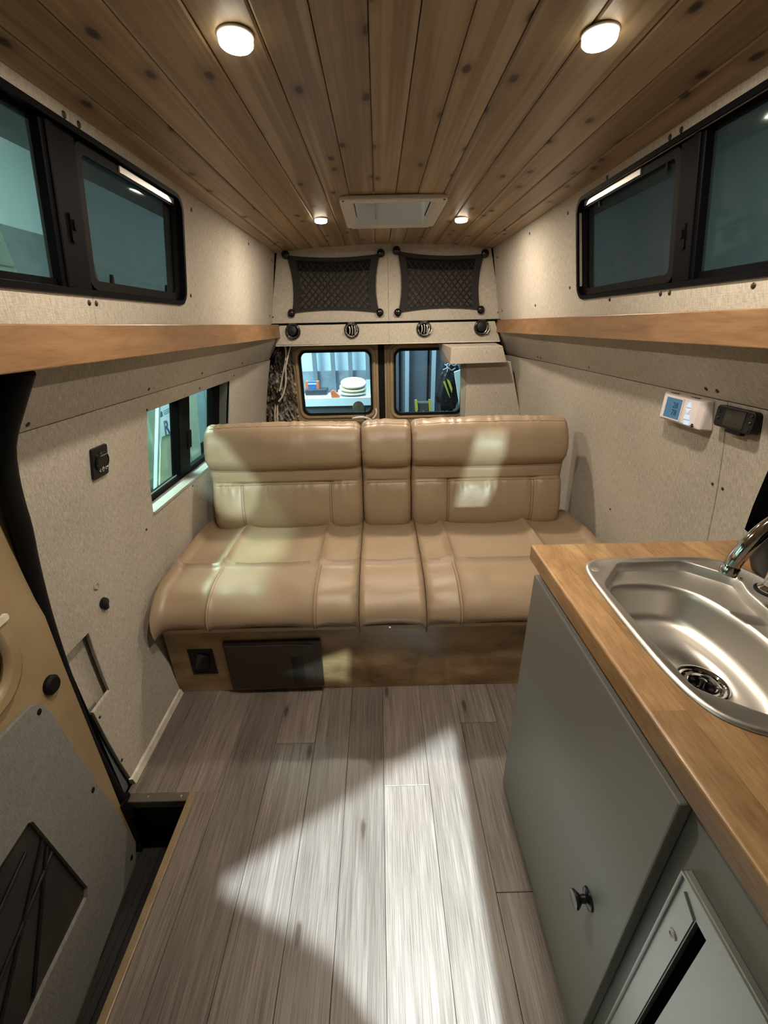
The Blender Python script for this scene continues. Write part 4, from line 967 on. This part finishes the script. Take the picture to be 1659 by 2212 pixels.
# ------------------------------------------------------------------ cargo nets on the rear panels
def net(corners, label):
    bl, br, tr, tl = [Vector((x, 2.986, z)) for x, z in corners]
    t = thing('cargo_net', label, 'net', ((bl.x+br.x)/2, 2.99, bl.z), 'cargo nets')
    def P(u, v, y=0):
        a = bl.lerp(br, u); b = tl.lerp(tr, u); p = a.lerp(b, v)
        # edges pulled into curves between the corner knobs
        c = Vector((.30, 0, .16)); cx = (bl.x+br.x)/2; cz = (bl.z+tl.z)/2
        p.x += (cx-p.x)*.085*4*v*(1-v); p.z += (cz-p.z)*.11*4*u*(1-u)
        p.y += y - .006*math.sin(PI*u)*math.sin(PI*v); return p
    n = 24
    def band(u0, v0, u1, v1, w, ax, y0=-.003, y1=0.0):
        L = []
        for k in range(n+1):
            s = k/n; u, v = u0+(u1-u0)*s, v0+(v1-v0)*s
            if ax == 'u': a, b = P(u-w/2, v), P(u+w/2, v)
            else: a, b = P(u, v-w/2), P(u, v+w/2)
            L.append([a+Vector((0, y0, 0)), b+Vector((0, y0, 0)), b+Vector((0, y1, 0)), a+Vector((0, y1, 0))])
        return loft(BM(), L)
    obj('side_strap', band(.045, .0, .045, 1, .085, 'u'), NETM, t); obj('side_strap', band(.955, .0, .955, 1, .085, 'u'), NETM, t)
    obj('top_hem', band(0.02, .965, .98, .965, .07, 'v'), NETM, t); obj('bottom_hem', band(0.02, .02, .98, .02, .045, 'v'), NETM, t)
    bm = BM(); g = [[bm.verts.new(P(.08+.84*i/16, .03+.92*j/10, .004)) for j in range(11)] for i in range(17)]
    for i in range(16):
        for j in range(10): bm.faces.new((g[i][j], g[i+1][j], g[i+1][j+1], g[i][j+1]))
    obj('fine_mesh', bm, SHEER, t, smooth=True)
    bm = BM(); g = [[bm.verts.new(P(.08+.84*i/16, .74+.2*j/3, .001)) for j in range(4)] for i in range(17)]
    for i in range(16):
        for j in range(3): bm.faces.new((g[i][j], g[i+1][j], g[i+1][j+1], g[i][j+1]))
    obj('top_pocket', bm, SHEERTOP, t, smooth=True)
    bm = BM(); m_ = 11
    for sgn in (1, -1):
        for k in range(-9, m_+9):
            pts = []
            for j in range(17):
                v = .03+.86*j/16; u = .08+.84*(k/m_ + sgn*(v-.03)*.62)
                if .08 <= u <= .92: pts.append(P(u+.004*math.sin(k*2.1), v**1.06, -.002 if sgn > 0 else -.0035))
            if len(pts) > 1: tube(bm, pts, .0028, 5)
    o = obj('net_cords', bm, NETM, t, smooth=True); o['kind'] = 'stuff'
    for p in (bl, br, tr, tl):
        d = Vector((p.x-(bl.x+br.x)/2, 0, p.z-(bl.z+tl.z)/2)).normalized(); q = Vector((p.x, 3.0, p.z))+d*.004
        bm = BM(); lathe(bm, q, (0, -1, 0), [(.012, 0), (.011, .008), (.022, .010), (.024, .018), (.020, .026), (.010, .031), (0, .032)], 22); obj('net_knob', bm, BLACKG, t, smooth=True)
    return t
net([(-.553, 1.503), (.012, 1.496), (.026, 1.821), (-.555, 1.823)], 'black elastic cargo net on the left rear panel, above the left door window')
net([(.136, 1.494), (.668, 1.500), (.670, 1.809), (.129, 1.833)], 'black elastic cargo net on the right rear panel, above the soffit box')

# ------------------------------------------------------------------ round air vents with foil collars
FOIL = steel('crumpled_foil', (.90, .88, .85), .32, (3, 3, 3))
def vent(x, dark, label, seed):
    rn = random.Random(seed); t = thing('air_vent', label, 'vent', (x, 2.955, 1.345), 'round vents in the fascia')
    bm = BM(); lathe(bm, (x, 2.958, 1.392), (0, -1, 0), [(.036, -.004), (.049, 0), (.050, .008), (.046, .018), (.041, .019), (.038, .012), (.036, -.004)], 32); obj('vent_ring', bm, BLACKG, t, smooth=True)
    bm = BM(); L1, L2, L3 = [], [], []
    for k in range(32):
        a = 2*PI*k/32; side = max(0, math.cos(a-(-.35 if x > 0 else -2.2)))
        r1 = .040+rn.uniform(-.001, .001); r2 = r1+rn.uniform(-.003, .003) + (.012*side**3 if x > 0 else .002*side)
        L1.append((x+r1*math.cos(a), 2.958, 1.392+r1*math.sin(a))); L2.append((x+r2*math.cos(a), 2.938-rn.uniform(0, .006), 1.392+r2*math.sin(a)))
        r3 = .033+rn.uniform(-.002, .002); L3.append((x+r3*math.cos(a), 2.950, 1.392+r3*math.sin(a)))
    loft(bm, [L1, L2, L3], False, False); o = obj('foil_collar', bm, FOIL, t); sm = o.modifiers.new('t', 'SOLIDIFY'); sm.thickness = .0006
    if dark:
        bm = BM(); lathe(bm, (x-.003, 2.951, 1.397), (0, -1, .05), [(.029, 0), (.030, .008), (.028, .014), (.012, .018), (0, .0185)], 28); obj('vent_flap', bm, BLACK, t, smooth=True)
    else:
        bm = BM(); lathe(bm, (x, 2.975, 1.392), (0, -1, 0), [(.037, 0), (.037, .012), (0, .012)], 28); obj('foil_duct', bm, FOIL, t, smooth=True)
        for k in (-1, 0, 1):
            bm = BM(); tube(bm, catmull([(x+k*.017+.006*math.cos(v), 2.957-.004*math.cos(v), 1.392+.028*math.sin(v)*(1 if k == 0 else .8)) for v in (-1.4, -.7, 0, .7, 1.4)], 4), .0042, 8); obj('vent_fin', bm, FOIL if k else STEELF, t, smooth=True)
    return t
vent(-.553, True, 'round black air vent at the left end of the fascia, flap closed', 1)
vent(-.171, False, 'round air vent showing foil duct above the left door window', 2)
vent(.300, False, 'round air vent with torn foil sticking out, above the right door window', 3)
vent(.677, True, 'round black air vent at the right end of the fascia, ragged foil edge', 4)

# ------------------------------------------------------------------ ceiling lights
def puck(x, y, label):
    z = ceil_z(x)-.001; t = thing('ceiling_light', label, 'light', (x, y, z-.02), 'round ceiling lights')
    bm = BM(); lathe(bm, (x, y, z), (0, 0, -1), [(.0305, 0), (.0305, .002), (.0295, .003), (.0285, .003)], 32); obj('light_trim', bm, OFFW, t, smooth=True)
    bm = BM(); lathe(bm, (x, y, z), (0, 0, -1), [(.0285, .003), (.0285, .010), (.0278, .012)], 32); obj('lens_side', bm, LENSSIDE, t, smooth=True)
    bm = BM(); lathe(bm, (x, y, z), (0, 0, -1), [(.0278, .012), (.0245, .0150), (0, .0170)], 32); obj('lens', bm, LENS, t, smooth=True)
    ld = bpy.data.lights.new('puck_light', 'AREA'); ld.shape = 'DISK'; ld.size = .05; ld.energy = PUCK_W; ld.color = (1.0, .86, .69)
    o = bpy.data.objects.new('puck_light', ld); C.objects.link(o); o.location = (x, y, z-.020)
PUCK_W = 8.6
puck(-.227, .962, 'round lit ceiling light nearest the camera on the left')
puck(.388, .967, 'round lit ceiling light nearest the camera on the right')
puck(-.248, 2.27, 'round lit ceiling light at the left of the roof vent')
puck(.398, 2.30, 'round lit ceiling light at the right of the roof vent')

# ------------------------------------------------------------------ roof vent
RV = thing('roof_vent', 'off-white square roof vent with a domed lid in the cedar ceiling', 'vent', (.075, 2.19, 1.84))
zc = 1.8705; FV = Frame((0, 0, zc), (1, 0, 0), (0, 1, 0), (0, 0, -1))
bm = BM(); ring(bm, FV, rr(-.138, .283, 1.925, 2.445, .035), rr(-.092, .237, 1.975, 2.395, .02), 0, .016); obj('vent_flange', bm, OFFW, RV, smooth=True, bevel=.004, angle=30)
bm = BM(); ring(bm, FV, rr(-.094, .239, 1.973, 2.397, .02), rr(-.090, .235, 1.977, 2.393, .02), -.10, .004); obj('vent_well', bm, OFFW, RV, smooth=True, angle=30)
LID = emitter('lid_painted_glow', (0.42, 0.50, 0.52), 0.26); LID.node_tree.nodes['Principled BSDF'].inputs['Base Color'].default_value = (.42, .45, .44, 1)  # added emission stands in for garage light coming through the lid
bm = BM(); L = []
for k in range(6):
    a = k/5; L.append([FV(.0725+(u-.0725)*(1-.55*a), 2.185+(v-2.185)*(1-.55*a), -.098-.03*math.sin(a*PI/2)) for u, v in rr(-.088, .233, 1.980, 2.390, .02)])
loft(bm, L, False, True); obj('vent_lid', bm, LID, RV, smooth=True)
bm = BM(); tube(bm, [(-.055, 2.385, 1.955), (-.02, 2.37, 1.935), (.06, 2.33, 1.940), (.16, 2.33, 1.945)], .004, 8); obj('lid_arm', bm, ALU, RV, smooth=True)
bm = BM(); cyl(bm, (.005, 2.36, 1.93), (.005, 2.36, 1.875), .006, 10); obj('crank', bm, ALU, RV, smooth=True)
for x in (-.0885, .2325): obj('gasket_strip', Box(x, x+.002, 2.03, 2.36, 1.885, 1.892), RUBBER, RV)
for x, y in ((-.122, 1.94), (.267, 1.94), (-.122, 2.43), (.267, 2.43)): screw(RV, (x, y, zc-.016), (0, 0, -1), .005)

# ------------------------------------------------------------------ garage around the van
GF = mottled('garage_concrete', (.10, .11, .11), (.17, .18, .175), 2, .7)
struct('garage_floor', Box(-4.5, 4.5, -6, 7.5, -.75, -.70), GF)
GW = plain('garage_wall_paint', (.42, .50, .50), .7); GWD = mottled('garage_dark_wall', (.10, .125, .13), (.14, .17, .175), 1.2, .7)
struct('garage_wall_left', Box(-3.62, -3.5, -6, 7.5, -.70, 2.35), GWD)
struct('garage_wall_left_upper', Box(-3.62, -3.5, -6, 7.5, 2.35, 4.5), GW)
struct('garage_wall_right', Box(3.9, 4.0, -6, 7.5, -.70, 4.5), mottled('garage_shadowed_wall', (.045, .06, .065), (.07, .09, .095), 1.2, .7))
struct('garage_wall_rear', Box(-4.5, 4.5, 6.0, 6.1, -.70, 4.5), plain('garage_rear_paint', (.35, .44, .48), .7))
struct('garage_wall_front', Box(-4.5, 4.5, -6.1, -6, -.70, 4.5), GWD)
struct('garage_ceiling', Box(-4.5, 4.5, -6.1, 7.5, 4.5, 4.6), plain('garage_ceiling_paint', (.35, .40, .40), .8))
def at(px, py, Y):   # helper numbers are world x, z at depth Y
    return (px, Y, py)
# back wall bay behind the left window: pale sheet panels between dark posts over a dark band
for i, x in enumerate((-.70, -.50, -.31, -.12)):
    tag(obj('rack_post', Box(x-.022, x+.022, 4.79, 4.836, -.70, 2.2), plain('rack_steel', (.13, .17, .20), .5) if i == 0 else bpy.data.materials.get('rack_steel') or plain('rack_steel', (.13, .17, .20), .5)),
        ['grey steel rack post behind the blue box', 'grey steel rack post between the blue box and the round plates', 'grey steel rack post above the stack of round plates', 'grey steel rack post at the right edge of the left window'][i], 'post', 'rack posts behind the bench')
tag(obj('wall_sheet', Box(-1.3, .02, 4.90, 4.92, -.70, 2.2), plain('pale_blue_sheet', (.50, .66, .74), .6)), 'pale blue wall sheet behind the workbench', 'panel')
tag(obj('dark_backboard', Box(-1.3, .015, 4.84, 4.895, -.70, .965), mottled('dark_blue_grey', (.14, .19, .22), (.22, .28, .32), 9, .7)), 'dark blue-grey backboard behind the workbench', 'board')
BN = thing('workbench', 'workbench with a pale edge and dark drawers seen through the left back window', 'workbench', (-.5, 4.6, -.7))
obj('bench_top', Box(-1.2, .0, 4.42, 4.78, .655, .735), plain('pale_bench_top', (.62, .76, .80), .5), BN)
obj('bench_drawers', Box(-1.2, -.02, 4.45, 4.76, .0, .654), plain('dark_drawer_front', (.07, .085, .095), .45), BN)
obj('bench_leg', Box(-1.18, -1.10, 4.5, 4.74, -.70, -.0005), DARK, BN); obj('bench_leg', Box(-.12, -.04, 4.5, 4.74, -.70, -.0005), DARK, BN)
dm = BM(); tube(dm, [(-.60, 4.447, .572), (-.594, 4.447, .556), (-.585, 4.447, .566), (-.575, 4.447, .556), (-.567, 4.447, .572)], .004, 6); obj('drawer_mark', dm, WHITEP, BN)
tag(obj('flat_tray', Box(-.80, -.46, 4.485, 4.72, .736, .752), plain('pale_tray', (.60, .70, .72), .5)), 'pale flat tray on the workbench under the charcoal case', 'tray')
bm = BM(); box(bm, -.785, -.555, 4.52, 4.70, .753, .812); tag(obj('tool_case', bm, plain('charcoal_case', (.035, .045, .055), .4), bevel=.008), 'flat charcoal tool case lying on the pale tray', 'case')
BX = thing('screw_box', 'blue box with orange ends on top of the charcoal case', 'box', (-.71, 4.6, .8125))
obj('carton', Box(-.750, -.665, 4.56, 4.64, .8125, .888), plain('blue_carton', (.03, .16, .46), .5), BX); obj('carton_end', Box(-.778, -.7505, 4.56, 4.64, .8125, .890), plain('orange_carton', (.65, .16, .05), .5), BX); obj('carton_end', Box(-.6645, -.640, 4.56, 4.64, .8125, .890), plain('orange_carton', (.65, .16, .05), .5), BX)
obj('carton_band', Box(-.750, -.665, 4.558, 4.5605, .86, .872), plain('white_band', (.7, .75, .8), .5), BX)
bm = BM(); prism(bm, [(-.50, 4.43, .7365), (-.42, 4.43, .7365), (-.41, 4.43, .75), (-.475, 4.43, .815), (-.505, 4.43, .80)], (0, .045, 0)); tag(obj('orange_carton', bm, plain('orange_print', (.66, .17, .06), .5), bevel=.003), 'small orange carton tipped over beside the round plates', 'carton')
PLM = mottled('pale_wood_disc', (.55, .50, .36), (.68, .62, .46), 8, .6)
for k, (dx, z, r, tl, lb) in enumerate(((0, .768, .155, .10, 'pale round wooden disc, lowest of the stack on the workbench'), (.01, .812, .145, .22, 'pale round wooden disc, middle of the stack on the workbench'), (.015, .855, .135, .30, 'pale round wooden disc, topmost of the stack on the workbench'))):
    bm = BM(); d = Vector((.02, -tl, 1)); lathe(bm, (-.29+dx, 4.61, z), d, [(r, 0), (r, .014), (r*.5, .018), (0, .018)], 36); tag(obj('wooden_disc', bm, PLM, smooth=True), lb, 'disc', 'stack of wooden discs')
tag(obj('white_upright', Box(-.135, -.085, 4.50, 4.52, .7365, .90), plain('white_board', (.66, .80, .82), .5)), 'narrow white board standing at the right end of the workbench', 'board')
bm = BM(); lathe(bm, (-.18, 3.55, .795), (.15, -1, .1), [(.046, 0), (.048, .004), (.046, .010), (.012, .012), (.010, .006), (0, .006)], 28)
dk = obj('wall_disc', bm, mottled('olive_disc', (.20, .17, .10), (.30, .26, .17), 30, .6), smooth=True); tag(dk, 'olive-brown round disc hanging on a thin rod outside the left back window', 'disc')
rod = BM(); cyl(rod, (-.18, 3.56, -.70), (-.18, 3.56, .79), .006, 8); tag(obj('thin_stand', rod, BLACK), 'thin black stand holding the olive disc', 'stand')
# behind the right window: dark roller door panels, posts, tool bag, wrapped black bag, white board
RM = plain('dark_roller_panel', (.085, .105, .125), .5)
RD = thing('roller_door', 'dark grey panel door with pale posts seen through the right back window', 'door', (.6, 4.9, -.7))
for x0, x1 in ((.03, .30), (.345, .60), (.645, 1.6)): obj('door_panel', Box(x0, x1, 4.90, 4.94, -.7, 2.3), RM, RD)
PM = plain('pale_steel_post', (.30, .38, .42), .45)
for x in (.315, .612): obj('door_post', Box(x-.020, x+.020, 4.84, 4.94, -.7, 2.3), PM, RD); 
obj('door_post', Box(.225, .245, 4.88, 4.94, -.7, 2.3), DARK, RD); obj('door_post', Box(.545, .565, 4.88, 4.94, -.7, 2.3), DARK, RD)
TB = thing('tool_bag', 'black tool bag with yellow straps standing on a crate outside the right back window', 'bag', (.46, 4.55, .49))
obj('bag_body', Box(.39, .545, 4.50, 4.60, .5005, .66), plain('olive_bag', (.05, .055, .045), .7), TB, bevel=.012)
YL = plain('yellow_strap', (.55, .50, .06), .5)
for x0 in (.372, .520):
    bm = BM(); prism(bm, [(x0, 4.49, .69), (x0+.026, 4.49, .69), (x0+.038, 4.49, .60), (x0+.03, 4.49, .55), (x0+.012, 4.49, .56)], (0, .012, 0)); obj('strap', bm, YL, TB)
bm = BM(); prism(bm, [(.43, 4.492, .52), (.50, 4.492, .52), (.47, 4.492, .575)], (0, .006, 0)); obj('bag_patch', bm, plain('pale_patch', (.3, .32, .28), .6), TB)
tag(obj('storage_crate', Box(.34, .95, 4.46, 4.74, -.70, .4995), DARK, bevel=.01), 'dark storage crate under the tool bag outside the right back window', 'crate')
WBG = thing('wrapped_bag', 'black bag in shiny plastic wrap with yellow stripes outside the right back window', 'bag', (.76, 4.6, .50))
bm = BM(); bmesh.ops.create_icosphere(bm, subdivisions=4, radius=1.0); rn = random.Random(5)
for v in bm.verts:
    n = v.co.copy(); f = 1+.10*math.sin(n.x*9+n.z*7)*math.sin(n.z*11+n.y*5)+rn.uniform(-.025, .025); v.co = Vector((.745+n.x*.115*f*(1.1-.25*n.z), 4.60+n.y*.10*f, .80+n.z*.285*f+.02))
obj('bag_body', bm, plain('black_plastic_wrap', (.012, .014, .016), .14), WBG, smooth=True)
for pts in ([(.665, .87), (.685, .875), (.735, .74), (.745, .70), (.722, .745)], [(.700, .90), (.735, .875), (.765, .80), (.760, .755), (.742, .80)]):
    bm = BM(); prism(bm, [(x, 4.47, z) for x, z in pts], (0, .01, 0)); obj('stripe', bm, YL, WBG)
for z, x in ((1.03, .68), (.985, .66), (1.06, .76)):
    bm = BM(); tube(bm, catmull([(x, 4.48, z), (x+.05, 4.47, z+.02), (x+.09, 4.48, z-.005), (x+.13, 4.49, z+.015)], 4), .006, 6); obj('wrap_fold', bm, plain('clear_wrap_fold', (.4, .46, .48), .15), WBG, smooth=True)
bm = BM(); prism(bm, [(.765, 4.40, .970), (.885, 4.40, 1.01), (.885, 4.40, .55), (.855, 4.40, .55)], (0, .03, 0)); tag(obj('leaning_board', bm, plain('white_foam_board', (.66, .84, .82), .5)), 'white foam board leaning behind the fabric post at the right back window', 'board')
# sheets leaning outside the left windows
SHW = plain('white_faced_foam', (.76, .84, .83), .5); SHY = mottled('yellow_foam', (.44, .45, .27), (.54, .54, .34), 3, .7); SHG = mottled('green_grey_plywood', (.33, .37, .27), (.42, .46, .34), 4, .7, stretch=(1, 1, .3))
def sheet(name, pts, x, m, label, lean=.0, th=.03, cat='board'):
    bm = BM(); prism(bm, [(x-lean*max(0, z), y, z) for y, z in pts], (-th, 0, 0)); o = obj(name, bm, m); tag(o, label, cat); return o
sheet('foam_board', [(3.14, -.69), (4.30, -.69), (4.30, 1.15), (4.16, 1.15)], -2.03, SHY, 'yellow foam board leaning outside the lower left window', th=.02)
fb = sheet('printed_board', [(3.70, .43), (3.78, .52), (3.97, .515), (4.28, .515), (4.28, 1.15), (4.02, 1.15)], -2.005, SHW, 'white board with blue printing leaning outside the lower left window', th=.02)
sheet('white_edge_board', [(2.95, -.69), (2.99, -.69), (4.02, 1.15), (3.985, 1.15)], -1.97, plain('foam_edge', (.36, .44, .43), .6), 'narrow white board edge beside the printed board outside', th=.03)
BLU = plain('blue_print', (.03, .06, .20), .5)
text('R', .17, (-2.0045, 3.89, .575), ML, BLU, fb, bold=.035, shear=.2)
obj('printed_square', (lambda bm: prism(bm, [(-2.005, 3.83, .685), (-2.005, 3.885, .690), (-2.005, 3.885, .735), (-2.005, 3.83, .73)], (.001, 0, 0)))(BM()), BLU, fb)
for k in range(3): obj('printed_line', (lambda bm: prism(bm, [(-2.005, 3.91, .695+k*.015), (-2.005, 4.08, .703+k*.015), (-2.005, 4.08, .708+k*.015), (-2.005, 3.91, .700+k*.015)], (.001, 0, 0)))(BM()), BLU, fb)
sheet('plywood_sheet', [(4.32, -.69), (4.36, -.69), (4.578, .156), (4.78, .85), (4.90, 1.25), (4.32, 1.25)], -2.03, SHG, 'green-grey plywood sheet leaning outside, right half of the lower left window')
sheet('mint_sheet', [(3.3, .0), (4.7, .0), (4.7, 1.25), (3.3, 1.25)], -2.4, plain('pale_mint_panel', (.50, .64, .60), .6), 'pale mint panel standing behind the boards outside the lower left window')
tag(obj('sawhorse', Box(-2.55, -2.42, 3.4, 6.2, -.70, -.0005), DARK), 'low dark trestle carrying the pale sheets outside the left window', 'trestle')
sheet('pale_sheet', [(4.75, .0), (6.2, .0), (6.2, 1.4), (4.75, 1.4)], -2.45, plain('pale_grey_sheet', (.46, .56, .58), .6), 'pale grey sheet far behind the plywood outside the lower left window')
pb = sheet('tall_foam_board', [(2.30, -.69), (3.02, -.69), (2.725, 1.93), (2.34, 1.95)], -2.05, plain('lime_foam', (.56, .66, .44), .6), 'lime-tinted foam board with faint lettering outside the upper left window', th=.03)
text('YAR', .045, (-2.0495, 2.655, 1.875), ML, plain('grey_print', (.12, .14, .12), .6), pb)
obj('printed_line', (lambda bm: prism(bm, [(-2.049, 2.40, 1.750), (-2.049, 2.735, 1.752), (-2.049, 2.735, 1.760), (-2.049, 2.40, 1.760)], (.001, 0, 0)))(BM()), plain('grey_print2', (.16, .18, .16), .6), pb)
